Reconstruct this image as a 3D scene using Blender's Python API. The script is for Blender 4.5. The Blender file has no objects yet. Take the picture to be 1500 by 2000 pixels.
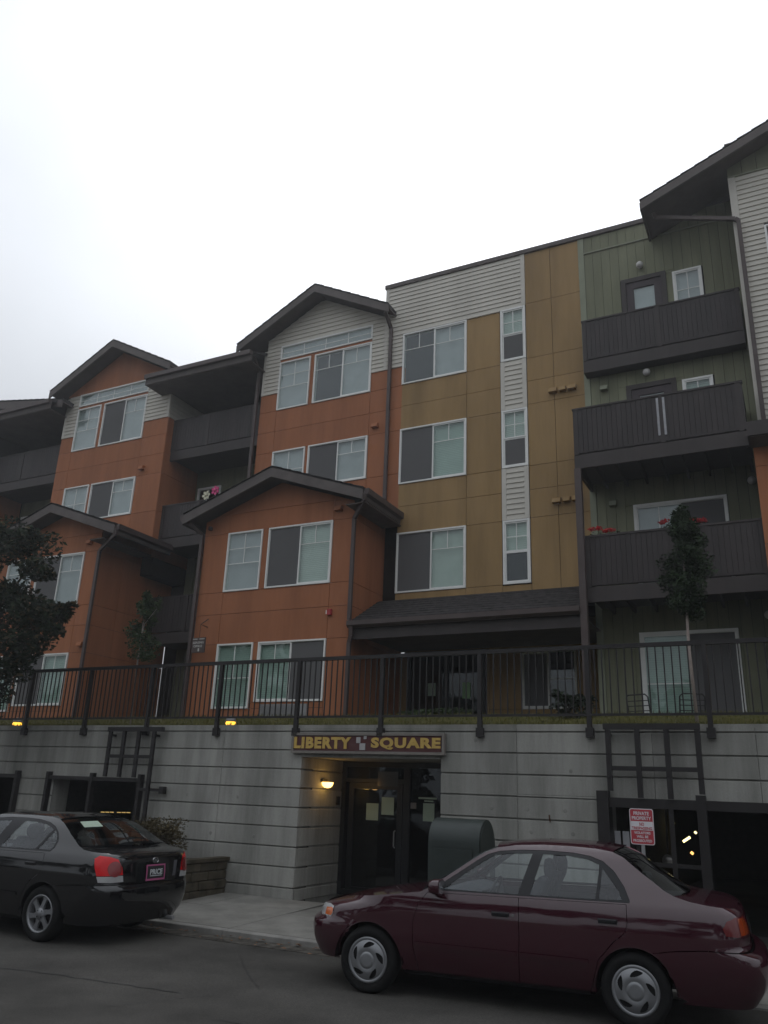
import bpy, bmesh, math, random
from mathutils import Vector, Matrix, noise
random.seed(7)
R = math.radians
scene = bpy.context.scene
COL = scene.collection

# ------------------------------------------------------------------ camera
cam_d = bpy.data.cameras.new('camera')
cam = bpy.data.objects.new('camera', cam_d)
COL.objects.link(cam)
FPX, YAW, PITCH, ROLL, EYE = 1589.9, -0.476828, 0.332775, 0.038805, 1.8
cy, sy, cp, sp, cr, sr = math.cos(YAW), math.sin(YAW), math.cos(PITCH), math.sin(PITCH), math.cos(ROLL), math.sin(ROLL)
Bm = Matrix(((1, 0, 0), (0, 0, -1), (0, 1, 0)))
Ry = Matrix(((cy, -sy, 0), (sy, cy, 0), (0, 0, 1)))
Rp = Matrix(((1, 0, 0), (0, cp, sp), (0, -sp, cp)))
Rr = Matrix(((cr, -sr, 0), (sr, cr, 0), (0, 0, 1)))
Mc = Rr @ Rp @ Bm @ Ry
rx, ry, rz = Vector(Mc[0]), Vector(Mc[1]), Vector(Mc[2])
mw = Matrix.Identity(4)
for i in range(3):
    mw[i][0], mw[i][1], mw[i][2] = rx[i], -ry[i], -rz[i]
mw[2][3] = EYE
cam.matrix_world = mw
cam_d.sensor_fit = 'VERTICAL'
cam_d.sensor_height = 36
cam_d.lens = 36 * FPX / 2000
cam_d.clip_start, cam_d.clip_end = 0.1, 2000
scene.camera = cam

# ------------------------------------------------------------------ sky, sun, exposure
SUN_EL, SUN_AZ = R(44), R(-24)          # hidden sun behind the cloud, beyond the building
world = bpy.data.worlds.new('World')
scene.world = world
world.use_nodes = True
wn, wl = world.node_tree.nodes, world.node_tree.links
wn.clear()
def WN(t, **k):
    n = wn.new(t)
    for a, b in k.items():
        setattr(n, a, b)
    return n
out = WN('ShaderNodeOutputWorld')
bg = WN('ShaderNodeBackground')
bg.inputs['Strength'].default_value = 0.1
sky = WN('ShaderNodeTexSky')
sky.sky_type = 'NISHITA'
sky.sun_disc = False
sky.sun_elevation = SUN_EL
sky.sun_rotation = SUN_AZ
sky.dust_density = 4.0
geo = WN('ShaderNodeTexCoord')
sep = WN('ShaderNodeSeparateXYZ')
wl.new(geo.outputs['Generated'], sep.inputs[0])
elev = WN('ShaderNodeMath', operation='MAXIMUM'); elev.inputs[1].default_value = 0.0
wl.new(sep.outputs['Z'], elev.inputs[0])
ov = WN('ShaderNodeMath', operation='MULTIPLY_ADD')      # overcast: brighter towards the zenith
ov.inputs[1].default_value = 2.0; ov.inputs[2].default_value = 1.0
wl.new(elev.outputs[0], ov.inputs[0])
dotn = WN('ShaderNodeVectorMath', operation='DOT_PRODUCT')
nrm = WN('ShaderNodeVectorMath', operation='NORMALIZE')
wl.new(geo.outputs['Generated'], nrm.inputs[0])
wl.new(nrm.outputs[0], dotn.inputs[0])
dotn.inputs[1].default_value = (math.sin(SUN_AZ) * math.cos(SUN_EL), math.cos(SUN_AZ) * math.cos(SUN_EL), math.sin(SUN_EL))
d0 = WN('ShaderNodeMath', operation='MAXIMUM'); d0.inputs[1].default_value = 0.0
wl.new(dotn.outputs['Value'], d0.inputs[0])
d1 = WN('ShaderNodeMath', operation='POWER'); d1.inputs[1].default_value = 13.0
wl.new(d0.outputs[0], d1.inputs[0])
d2 = WN('ShaderNodeMath', operation='MULTIPLY'); d2.inputs[1].default_value = 5.5
wl.new(d1.outputs[0], d2.inputs[0])
o2 = WN('ShaderNodeMath', operation='MULTIPLY_ADD'); o2.inputs[1].default_value = 3.4
wl.new(ov.outputs[0], o2.inputs[0]); wl.new(d2.outputs[0], o2.inputs[2])
cloud = WN('ShaderNodeTexNoise'); cloud.inputs['Scale'].default_value = 2.2; cloud.inputs['Detail'].default_value = 4
wl.new(nrm.outputs[0], cloud.inputs['Vector'])
cm = WN('ShaderNodeMapRange'); cm.inputs['From Min'].default_value = .3; cm.inputs['From Max'].default_value = .7
cm.inputs['To Min'].default_value = .90; cm.inputs['To Max'].default_value = 1.10
wl.new(cloud.outputs['Fac'], cm.inputs['Value'])
o3 = WN('ShaderNodeMath', operation='MULTIPLY')
wl.new(o2.outputs[0], o3.inputs[0]); wl.new(cm.outputs[0], o3.inputs[1])
tint = WN('ShaderNodeVectorMath', operation='SCALE')
tint.inputs[0].default_value = (0.935, .985, 1.055)
wl.new(o3.outputs[0], tint.inputs['Scale'])
mixw = WN('ShaderNodeMix', data_type='RGBA'); mixw.inputs['Factor'].default_value = 0.94
wl.new(sky.outputs[0], mixw.inputs['A']); wl.new(tint.outputs[0], mixw.inputs['B'])
wl.new(mixw.outputs['Result'], bg.inputs['Color'])
wl.new(bg.outputs[0], out.inputs['Surface'])

sun_d = bpy.data.lights.new('sun', 'SUN')
sun_d.energy = 0.5
sun_d.angle = R(25)
sun_d.color = (1, .96, .9)
sun = bpy.data.objects.new('sun', sun_d)
COL.objects.link(sun)
sun.rotation_euler = (R(90) - SUN_EL, 0, math.pi - SUN_AZ)
sun.location = (0, 40, 40)

vs = scene.view_settings
vs.view_transform = 'Standard'
vs.look = 'None'
vs.exposure = 0.13
vs.gamma = 1.0
vs.use_curve_mapping = False
try:
    scene.cycles.max_bounces = 8
    scene.cycles.transparent_max_bounces = 16
    scene.cycles.use_denoising = True
except Exception:
    pass

HAZE_DENSITY = .0018
# ------------------------------------------------------------------ materials
MATS = {}
def mat(name, col, rough=.6, var=.12, scale=6.0, spec=.4, metal=0.0, bump=0.0, bscale=40.0, col2=None, streak=False, coat=0.0, emit=None, estr=0.0, detail=5, runs=0.0, speck=0.0):
    if name in MATS:
        return MATS[name]
    m = bpy.data.materials.new(name)
    m.use_nodes = True
    nt = m.node_tree
    n, l = nt.nodes, nt.links
    b = n['Principled BSDF']
    b.inputs['Roughness'].default_value = rough
    b.inputs['Metallic'].default_value = metal
    b.inputs['Specular IOR Level'].default_value = spec
    b.inputs['Coat Weight'].default_value = coat
    b.inputs['Coat Roughness'].default_value = .05
    tc = n.new('ShaderNodeTexCoord')
    gm = n.new('ShaderNodeNewGeometry')
    mp = n.new('ShaderNodeMapping')
    mp.inputs['Scale'].default_value = (1, 1, .18) if streak else (1, 1, 1)
    l.new(gm.outputs['Position'], mp.inputs['Vector'])
    nz = n.new('ShaderNodeTexNoise')
    nz.inputs['Scale'].default_value = scale
    nz.inputs['Detail'].default_value = detail
    nz.inputs['Roughness'].default_value = .6
    l.new(mp.outputs[0], nz.inputs['Vector'])
    rp = n.new('ShaderNodeValToRGB')
    c2 = col2 or tuple(c * (1 - 2.2 * var) for c in col)
    c1 = tuple(min(1, c * (1 + var)) for c in col)
    rp.color_ramp.elements[0].position = .3
    rp.color_ramp.elements[1].position = .68
    rp.color_ramp.elements[0].color = (*c2, 1)
    rp.color_ramp.elements[1].color = (*c1, 1)
    l.new(nz.outputs['Fac'], rp.inputs[0])
    oi = n.new('ShaderNodeObjectInfo')
    mr = n.new('ShaderNodeMapRange')
    mr.inputs['To Min'].default_value = 1 - var * .6
    mr.inputs['To Max'].default_value = 1 + var * .6
    l.new(oi.outputs['Random'], mr.inputs['Value'])
    vm = n.new('ShaderNodeVectorMath'); vm.operation = 'SCALE'
    l.new(rp.outputs[0], vm.inputs[0])
    if runs > 0:                                   # rain streaks and grime, long in z
        m2 = n.new('ShaderNodeMapping'); m2.inputs['Scale'].default_value = (3.4, 3.4, .38)
        l.new(gm.outputs['Position'], m2.inputs['Vector'])
        n3 = n.new('ShaderNodeTexNoise'); n3.inputs['Scale'].default_value = 1.0; n3.inputs['Detail'].default_value = 6; n3.inputs['Roughness'].default_value = .7
        l.new(m2.outputs[0], n3.inputs['Vector'])
        r3 = n.new('ShaderNodeMapRange'); r3.inputs['From Min'].default_value = .36; r3.inputs['From Max'].default_value = .58
        r3.inputs['To Min'].default_value = 1 - runs; r3.inputs['To Max'].default_value = 1.0
        l.new(n3.outputs['Fac'], r3.inputs['Value'])
        mm = n.new('ShaderNodeMath'); mm.operation = 'MULTIPLY'
        l.new(mr.outputs[0], mm.inputs[0]); l.new(r3.outputs[0], mm.inputs[1])
        l.new(mm.outputs[0], vm.inputs['Scale'])
    else:
        l.new(mr.outputs[0], vm.inputs['Scale'])
    l.new(vm.outputs[0], b.inputs['Base Color'])
    if speck > 0:                                  # aggregate and sand grain
        n4 = n.new('ShaderNodeTexNoise'); n4.inputs['Scale'].default_value = 75.0; n4.inputs['Detail'].default_value = 3; n4.inputs['Roughness'].default_value = .8
        l.new(gm.outputs['Position'], n4.inputs['Vector'])
        r4 = n.new('ShaderNodeMapRange'); r4.inputs['From Min'].default_value = .3; r4.inputs['From Max'].default_value = .7
        r4.inputs['To Min'].default_value = 1 - speck; r4.inputs['To Max'].default_value = 1 + speck
        l.new(n4.outputs['Fac'], r4.inputs['Value'])
        v4 = n.new('ShaderNodeVectorMath'); v4.operation = 'SCALE'
        l.new(vm.outputs[0], v4.inputs[0]); l.new(r4.outputs[0], v4.inputs['Scale'])
        l.new(v4.outputs[0], b.inputs['Base Color'])
    if bump > 0:
        n2 = n.new('ShaderNodeTexNoise')
        n2.inputs['Scale'].default_value = bscale
        n2.inputs['Detail'].default_value = 4
        l.new(gm.outputs['Position'], n2.inputs['Vector'])
        bp = n.new('ShaderNodeBump')
        bp.inputs['Strength'].default_value = bump
        bp.inputs['Distance'].default_value = .01
        l.new(n2.outputs['Fac'], bp.inputs['Height'])
        l.new(bp.outputs[0], b.inputs['Normal'])
    if emit:
        b.inputs['Emission Color'].default_value = (*emit, 1)
        b.inputs['Emission Strength'].default_value = estr
    MATS[name] = m
    return m
def glass(name, tint=(.9, .95, .93), rough=.01, ior=1.5, boost=1.15):
    m = bpy.data.materials.new(name)
    m.use_nodes = True
    n, l = m.node_tree.nodes, m.node_tree.links
    n.clear()
    o = n.new('ShaderNodeOutputMaterial')
    tr = n.new('ShaderNodeBsdfTransparent'); tr.inputs[0].default_value = (*tint, 1)
    gl = n.new('ShaderNodeBsdfGlossy'); gl.inputs['Roughness'].default_value = rough
    gl.inputs[0].default_value = (.95, .97, 1, 1)
    fr = n.new('ShaderNodeFresnel')
    ge = n.new('ShaderNodeNewGeometry')          # same reflectance from both sides of the sheet
    io = n.new('ShaderNodeMath'); io.operation = 'MULTIPLY_ADD'; io.inputs[1].default_value = 1 / ior - ior; io.inputs[2].default_value = ior
    l.new(ge.outputs['Backfacing'], io.inputs[0]); l.new(io.outputs[0], fr.inputs[0])
    mu = n.new('ShaderNodeMath'); mu.operation = 'MULTIPLY'; mu.inputs[1].default_value = boost
    mu.use_clamp = True
    l.new(fr.outputs[0], mu.inputs[0])
    mx = n.new('ShaderNodeMixShader')
    l.new(mu.outputs[0], mx.inputs[0]); l.new(tr.outputs[0], mx.inputs[1]); l.new(gl.outputs[0], mx.inputs[2])
    l.new(mx.outputs[0], o.inputs[0])
    MATS[name] = m
    return m
ORANGE = mat('orange_fibre_cement', (.365, .140, .064), .7, .07, 1.3, .25, bump=.05, bscale=60, streak=True, runs=.14)
MUSTARD = mat('mustard_fibre_cement', (.345, .222, .098), .7, .09, 1.1, .25, bump=.05, bscale=60, streak=True, runs=.14)
GREEN = mat('sage_board_siding', (.215, .22, .145), .75, .09, 1.5, .25, bump=.08, bscale=50, streak=True, runs=.16)
GREENTRIM = mat('sage_trim', (.26, .275, .20), .7, .05, 2, .25)
SIDING = mat('cream_lap_siding', (.57, .54, .475), .65, .04, 1.5, .3, streak=True)
CREAMTRIM = mat('cream_trim', (.58, .55, .49), .6, .04, 3)
WHITE = mat('white_vinyl', (.78, .78, .75), .4, .03, 4)
BROWN = mat('dark_brown_paint', (.044, .035, .033), .55, .10, 3, .35, streak=True)
BROWN2 = mat('dark_brown_board', (.038, .030, .029), .55, .14, 4, .35, streak=True)
FASCIA = mat('brown_fascia', (.105, .088, .082), .6, .10, 3, .3)
SHINGLE = mat('asphalt_shingle', (.052, .047, .047), .9, .25, 9, .2, bump=.4, bscale=30)
PIPE = mat('brown_downspout', (.075, .054, .050), .5, .10, 3, .4)
CORE = mat('wall_sheathing', (.03, .025, .022), .9, .1, 3, .1)
SOFFIT = mat('soffit_board', (.10, .08, .07), .8, .1, 3, .2)
CONC = mat('weathered_concrete', (.31, .304, .28), .9, .16, 1.6, .15, bump=.15, bscale=22, streak=True, col2=(.20, .20, .18), detail=9, runs=.26, speck=.12)
PAVE = mat('sidewalk_concrete', (.20, .193, .175), .9, .12, 2.5, .15, bump=.2, bscale=60, detail=8, speck=.2)
KERB = mat('kerb_concrete', (.23, .222, .205), .9, .12, 4, .15, bump=.2, bscale=40)
ROAD = mat('asphalt', (.078, .073, .066), .92, .20, .9, .2, bump=.5, bscale=160, detail=10, speck=.42)
STEEL = mat('black_painted_steel', (.018, .0155, .0155), .5, .08, 4, .35)
GREENSTEEL = mat('olive_steel', (.025, .034, .031), .45, .10, 5, .4)
GRASS = mat('dry_grass', (.085, .075, .025), .9, .3, 5, .1, col2=(.055, .058, .02))
LEAF = mat('leaf_green', (.030, .048, .022), .7, .35, 3, .10)
LEAFDARK = mat('leaf_dark', (.022, .032, .017), .7, .35, 3, .10)
LEAFRUST = mat('leaf_rust', (.075, .058, .026), .7, .35, 4, .2)
LEAFYOUNG = mat('leaf_young', (.045, .075, .025), .6, .3, 4, .25)
BARK = mat('bark', (.13, .10, .08), .9, .25, 20, .1, bump=.4, bscale=30)
STAKE = mat('pale_stake', (.38, .32, .29), .8, .1, 8, .1)
BLOCK = mat('planter_block', (.080, .068, .049), .95, .2, 6, .1, bump=.6, bscale=25)
PAPER = mat('notice_paper', (.36, .45, .36), .7, .03, 6, .2)
BLIND = mat('blind_slat', (.60, .63, .59), .6, .04, 3, .3)
BLINDG = mat('blind_slat_green', (.44, .515, .47), .6, .05, 3, .3)
CURTAIN = mat('grey_curtain', (.52, .50, .53), .8, .05, 3, .2)
SCREEN = mat('insect_screen', (.060, .058, .062), .55, .06, 3, .45)
ROOMDARKNESS = mat('room_darkness', (.014, .014, .015), .8, .1, 3, .1)  # near-black colour that paints the darkness of unlit rooms behind glass
GLASS = glass('window_glass')
DOORGLASS = glass('door_glass', (.30, .36, .34))
FRAMEDARK = mat('dark_door_frame', (.007, .008, .009), .45, .05, 3, .4)
DOORPAINT = mat('brown_door_paint', (.055, .042, .046), .5, .06, 3, .3)
SIGNRED = mat('sign_maroon', (.085, .030, .030), .5, .08, 5, .3)
GOLD = mat('gold_letter', (.52, .35, .09), .5, .08, 12, .4)
SIGNWOOD = mat('sign_frame_grey', (.20, .18, .16), .6, .08, 6, .3)
REDSIGN = mat('red_sign_paint', (.42, .045, .060), .45, .05, 8, .4)
WHITESIGN = mat('white_sign_paint', (.66, .64, .66), .45, .04, 8, .4)
GREYMETAL = mat('grey_metal', (.32, .32, .32), .45, .06, 8, .5, metal=.4)
LAMPON = mat('lit_lamp_glass', (.9, .6, .2), .3, .02, 3, emit=(1, .58, .14), estr=5)
TUBEON = mat('lit_tube', (.9, .85, .6), .3, .02, 3, emit=(1, .85, .4), estr=2.5)
TUBEAMB = mat('lit_amber', (.9, .5, .2), .3, .02, 3, emit=(1, .5, .15), estr=2)
TUBEDIM = mat('lit_tube_dim', (.9, .7, .3), .3, .02, 3, emit=(1, .68, .22), estr=.5)
GLOBE = mat('opal_globe', (.62, .60, .58), .3, .03, 3, .4)
PINK = mat('pink_plastic', (.72, .07, .24), .5, .06, 9)
CREAMP = mat('cream_plastic', (.72, .70, .52), .5, .06, 9)
REDFL = mat('red_petal', (.62, .03, .035), .7, .25, 20)
PALEBOARD = mat('pale_board', (.50, .50, .52), .6, .05, 6)

# ------------------------------------------------------------------ mesh builder and linking
class MB:
    def __init__(s):
        s.v, s.f, s.m = [], [], []
        s.nrm = None
    def add(s, vs_, fs, mi=0):
        o = len(s.v)
        s.v += [tuple(p) for p in vs_]
        for f in fs:
            s.f.append([i + o for i in f]); s.m.append(mi)
        return s
    def box(s, x0, x1, y0, y1, z0, z1, mi=0):
        x0, x1 = min(x0, x1), max(x0, x1); y0, y1 = min(y0, y1), max(y0, y1); z0, z1 = min(z0, z1), max(z0, z1)
        return s.add([(x0, y0, z0), (x1, y0, z0), (x1, y1, z0), (x0, y1, z0), (x0, y0, z1), (x1, y0, z1), (x1, y1, z1), (x0, y1, z1)],
                     [(0, 3, 2, 1), (4, 5, 6, 7), (0, 1, 5, 4), (1, 2, 6, 5), (2, 3, 7, 6), (3, 0, 4, 7)], mi)
    def prism(s, poly, fn, d0, d1, mi=0):
        """extrude a 2D polygon: fn(u, v, depth) -> xyz"""
        n = len(poly)
        vv = [fn(u, v, d0) for u, v in poly] + [fn(u, v, d1) for u, v in poly]
        fs = [tuple(range(n))[::-1], tuple(range(n, 2 * n))] + [(i, (i + 1) % n, n + (i + 1) % n, n + i) for i in range(n)]
        return s.add(vv, fs, mi)
    def bar(s, a, b, w, h=None, up=(0, 0, 1), mi=0):
        a, b = Vector(a), Vector(b)
        d = (b - a).normalized()
        up = Vector(up)
        if abs(d.dot(up)) > .95:
            up = Vector((1, 0, 0))
        x = d.cross(up).normalized(); y = x.cross(d)
        h = h or w
        vv = []
        for p in (a, b):
            for i, j in ((-1, -1), (1, -1), (1, 1), (-1, 1)):
                vv.append(p + x * (i * w / 2) + y * (j * h / 2))
        return s.add(vv, [(0, 1, 2, 3), (7, 6, 5, 4), (0, 4, 5, 1), (1, 5, 6, 2), (2, 6, 7, 3), (3, 7, 4, 0)], mi)
    def tube(s, pts, r, n=10, mi=0, cap=True):
        pts = [Vector(p) for p in pts]
        rs = r if isinstance(r, (list, tuple)) else [r] * len(pts)
        o = len(s.v)
        ref = None
        for i, p in enumerate(pts):
            d = (pts[min(i + 1, len(pts) - 1)] - pts[max(i - 1, 0)]).normalized()
            if ref is None:
                ref = Vector((0, 0, 1)) if abs(d.z) < .9 else Vector((1, 0, 0))
            x = d.cross(ref).normalized(); y = x.cross(d).normalized(); ref = y
            for k in range(n):
                a = 2 * math.pi * k / n
                s.v.append(tuple(p + (x * math.cos(a) + y * math.sin(a)) * rs[i]))
        for i in range(len(pts) - 1):
            for k in range(n):
                s.f.append([o + i * n + k, o + i * n + (k + 1) % n, o + (i + 1) * n + (k + 1) % n, o + (i + 1) * n + k]); s.m.append(mi)
        if cap:
            s.f.append([o + k for k in range(n)][::-1]); s.m.append(mi)
            e = o + (len(pts) - 1) * n
            s.f.append([e + k for k in range(n)]); s.m.append(mi)
        return s
    def lathe(s, prof, n=24, c=(0, 0, 0), axis='z', mi=0, close=False):
        """prof: (radius, height) pairs"""
        o = len(s.v)
        for r_, h in prof:
            for k in range(n):
                a = 2 * math.pi * k / n
                x, y = r_ * math.cos(a), r_ * math.sin(a)
                p = {'z': (x, y, h), 'y': (x, h, y), 'x': (h, x, y)}[axis]
                s.v.append((p[0] + c[0], p[1] + c[1], p[2] + c[2]))
        for i in range(len(prof) - 1 + (1 if close else 0)):
            j = (i + 1) % len(prof)
            for k in range(n):
                s.f.append([o + i * n + k, o + i * n + (k + 1) % n, o + j * n + (k + 1) % n, o + j * n + k]); s.m.append(mi)
        return s

WLOC = {}
def wloc(o):
    return WLOC.get(o.name, Vector((0, 0, 0))) if o else Vector((0, 0, 0))
def link(name, mesh, parent, at):
    o = bpy.data.objects.new(name, mesh)
    COL.objects.link(o)
    if parent:
        o.parent = parent
        o.location = Vector(at) - wloc(parent)
    else:
        o.location = at
    WLOC[o.name] = Vector(at)
    return o
def part(name, mb, mats, parent=None, label=None, kind=None, smooth=False, base=False, recalc=True):
    """one mesh object from world-space geometry; its origin sits at its own middle (or base)"""
    me = bpy.data.meshes.new(name)
    xs = [[p[i] for p in mb.v] for i in range(3)]
    c = Vector([(min(a) + max(a)) / 2 for a in xs])
    if base:
        c.z = min(xs[2])
    me.from_pydata([tuple(Vector(p) - c) for p in mb.v], [], mb.f)
    ms = mats if isinstance(mats, (list, tuple)) else [mats]
    for m in ms:
        me.materials.append(m)
    if len(ms) > 1:
        for p, i in zip(me.polygons, mb.m):
            p.material_index = i
    if recalc:
        bm = bmesh.new(); bm.from_mesh(me)
        bmesh.ops.recalc_face_normals(bm, faces=bm.faces)
        bm.to_mesh(me); bm.free()
    if smooth:
        for p in me.polygons:
            p.use_smooth = True
    if mb.nrm:
        me.normals_split_custom_set_from_vertices([tuple(n) for n in mb.nrm])
    o = link(name, me, parent, c)
    if label: o['label'] = label
    if kind: o['kind'] = kind
    return o
def copies(name, mesh, pts, parent):
    return [link(name, mesh, parent, p) for p in pts]
def thing(name, label, cat, at=(0, 0, 0), group=None):
    o = bpy.data.objects.new(name, None)
    COL.objects.link(o)
    o.empty_display_size = .2
    o.location = at
    WLOC[o.name] = Vector(at)
    o['label'] = label; o['category'] = cat
    if group: o['group'] = group
    return o
def tag(o, label, cat, group=None):
    o['label'] = label; o['category'] = cat
    if group: o['group'] = group
    return o
def auto_smooth(o, ang=35):
    me = o.data
    for p in me.polygons: p.use_smooth = True
    bm = bmesh.new(); bm.from_mesh(me)
    for e in bm.edges:
        if len(e.link_faces) == 2 and e.calc_face_angle(0) > R(ang):
            e.smooth = False
    bm.to_mesh(me); bm.free()
def bevel(o, w=.006, seg=2):
    bm = bmesh.new(); bm.from_mesh(o.data)
    bmesh.ops.bevel(bm, geom=[e for e in bm.edges if len(e.link_faces) == 2 and e.calc_face_angle(0) > .5], offset=w, segments=seg, affect='EDGES', profile=.5)
    bm.to_mesh(o.data); bm.free()
    return o

def clip_poly(poly, planes):
    for a, b, c in planes:                      # keep a*u + b*v <= c
        res = []
        for i in range(len(poly)):
            p, q = poly[i], poly[(i + 1) % len(poly)]
            dp, dq = a * p[0] + b * p[1] - c, a * q[0] + b * q[1] - c
            if dp <= 0: res.append(p)
            if dp * dq < 0:
                t = dp / (dp - dq)
                res.append((p[0] + t * (q[0] - p[0]), p[1] + t * (q[1] - p[1])))
        poly = res
        if len(poly) < 3: return []
    return poly
def area(poly):
    return abs(sum(poly[i][0] * poly[(i + 1) % len(poly)][1] - poly[(i + 1) % len(poly)][0] * poly[i][1] for i in range(len(poly)))) / 2
def plane_fn(axis, off):
    if axis == 'y': return lambda u, v, d: (u, off + d, v)       # faces the street
    return lambda u, v, d: (off - d, u, v)                       # faces +X
def rect_minus(r, holes):
    rs = [r]
    for h in holes:
        nr = []
        for (a, b, c, d) in rs:
            e, f, g, i = max(a, h[0]), min(b, h[1]), max(c, h[2]), min(d, h[3])
            if e >= f - 1e-6 or g >= i - 1e-6:
                nr.append((a, b, c, d)); continue
            if c < g - 1e-6: nr.append((a, b, c, g))
            if i < d - 1e-6: nr.append((a, b, i, d))
            if a < e - 1e-6: nr.append((a, e, g, i))
            if f < b - 1e-6: nr.append((f, b, g, i))
        rs = nr
    return rs
def tile(parent, name, m, axis, off, reg, us=(), vs_=(), holes=(), clip=(), th=.022, gap=.010):
    U = [reg[0]] + sorted(u for u in us if reg[0] < u < reg[1]) + [reg[1]]
    V = [reg[2]] + sorted(v for v in vs_ if reg[2] < v < reg[3]) + [reg[3]]
    fn = plane_fn(axis, off)
    for i in range(len(U) - 1):
        for j in range(len(V) - 1):
            for (a, b, c, d) in rect_minus((U[i], U[i + 1], V[j], V[j + 1]), holes):
                g = gap / 2
                if b - a < .03 or d - c < .03: continue
                poly = clip_poly([(a + g, c + g), (b - g, c + g), (b - g, d - g), (a + g, d - g)], clip)
                if len(poly) >= 3 and area(poly) > .004:
                    dz = random.uniform(-.0012, .0012)
                    part(name, MB().prism(poly, fn, dz, th), m, parent)
def laps(parent, m, axis, off, reg, exp=.128, holes=(), clip=(), name='lap_board'):
    n = max(1, round((reg[3] - reg[2]) / exp)); h = (reg[3] - reg[2]) / n
    for k in range(n):
        z0, z1 = reg[2] + k * h, reg[2] + (k + 1) * h
        hs = [x for x in holes if min(x[3], z1) - max(x[2], z0) > h * .3]
        ivs = [(reg[0], reg[1])]
        for x in hs:
            ivs = [q for (a, b) in ivs for q in ((a, min(b, x[0])), (max(a, x[1]), b)) if q[1] - q[0] > .03]
        for a, b in ivs:
            poly = clip_poly([(a, z0), (b, z0), (b, z1), (a, z1)], clip)
            if len(poly) < 3 or area(poly) < .003: continue
            mb = MB(); np_ = len(poly)
            fr = []
            for u, v in poly:
                t = (v - z0) / h
                d = -.022 * (1 - t) - .002
                fr.append((u, off + d, v) if axis == 'y' else (off - d, u, v))
            bk = [(u, off + .02, v) if axis == 'y' else (off - .02, u, v) for u, v in poly]
            mb.add(fr + bk, [tuple(range(np_))[::-1], tuple(range(np_, 2 * np_))] + [(i, (i + 1) % np_, np_ + (i + 1) % np_, np_ + i) for i in range(np_)])
            part(name, mb, m, parent)

# windows ------------------------------------------------------------------
def frame_mb(mb, Y, a, b, c, d, w, y0, y1):
    mb.box(a, b, Y + y0, Y + y1, d - w, d); mb.box(a, b, Y + y0, Y + y1, c, c + w)
    mb.box(a, a + w, Y + y0, Y + y1, c + w, d - w); mb.box(b - w, b, Y + y0, Y + y1, c + w, d - w)
    return mb
def window(bld, Y, u0, u1, v0, v1, lites, fw=.036, fm=None, label=None):
    """lites: (a, b, c, d, style, grid, sash) in 0..1 of the opening; styles blind / vblind / curtain / screen / dark"""
    fm = fm or WHITE
    w = part('window', frame_mb(MB(), Y, u0, u1, v0, v1, fw, -.028, .10), fm, bld, label=label)
    iu0, iu1, iv0, iv1 = u0 + fw, u1 - fw, v0 + fw, v1 - fw
    for (a, b, c, d, style, grid, sash) in lites:
        a_, b_ = iu0 + (iu1 - iu0) * a, iu0 + (iu1 - iu0) * b
        c_, d_ = iv0 + (iv1 - iv0) * c, iv0 + (iv1 - iv0) * d
        yo = .004 if style in ('screen', 'screenb') else -.012
        sw = .032 if sash else .010
        part('sash', frame_mb(MB(), Y, a_, b_, c_, d_, sw, yo, yo + .045), fm, w)
        pa, pb, pc, pd = a_ + sw, b_ - sw, c_ + sw, d_ - sw
        part('pane', MB().box(pa, pb, Y + yo + .018, Y + yo + .024, pc, pd), GLASS, w)
        if style in ('screen', 'screenb'):
            part('screen', MB().box(pa, pb, Y + yo + .004, Y + yo + .007, pc, pd), SCREENM, w)
        mu = MB()
        W_, H_ = pb - pa, pd - pc
        t = .009
        def vb(x, z0, z1): mu.box(pa + W_ * x - t, pa + W_ * x + t, Y + yo + .010, Y + yo + .03, pc + H_ * z0, pc + H_ * z1)
        def hb(z, x0=0, x1=1): mu.box(pa + W_ * x0, pa + W_ * x1, Y + yo + .011, Y + yo + .031, pc + H_ * z - t, pc + H_ * z + t)
        if grid == 'top2': vb(.5, .68, 1); hb(.68)
        elif grid == 'grid4': vb(.5, .46, 1); hb(.73); hb(.46)
        elif grid == 'cross': vb(.5, 0, 1); hb(.5)
        elif grid == 'tr': [vb(x, 0, 1) for x in (.25, .5, .75)]; hb(.45)
        elif grid == 'h': hb(.5)
        if mu.v: part('muntin', mu, fm, w)
        if style in ('blind', 'blindg', 'curtain', 'vblind', 'screenb'):
            bmat = {'blind': BLIND, 'blindg': BLINDG, 'curtain': CURTAIN, 'vblind': BLIND, 'screenb': BLINDG}[style]
            bb = MB()
            yb = Y + .085
            if style in ('blind', 'blindg'):
                n = max(3, int((d_ - c_) / .045)); h = (d_ - c_) / n
                for k in range(n):
                    z = c_ + k * h
                    bb.add([(a_, yb - .004, z + .0015), (b_, yb - .004, z + .0015), (b_, yb, z + h), (a_, yb, z + h)], [(0, 1, 2, 3)])
            else:
                n = max(3, int((b_ - a_) / .085)); h = (b_ - a_) / n
                for k in range(n):
                    x = a_ + k * h; j = random.uniform(-.004, .004)
                    bb.add([(x, yb - .014 + j, c_), (x + h * 1.04, yb + .010 + j, c_), (x + h * 1.04, yb + .010 + j, d_), (x, yb - .014 + j, d_)], [(0, 1, 2, 3)])
            part('blind', bb, bmat, w, recalc=False)
        else:
            part('dark_interior', MB().box(a_, b_, Y + .13, Y + .135, c_, d_), ROOMDARKNESS, w)  # thin dark sheet in place of the unlit room
    return w
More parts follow.
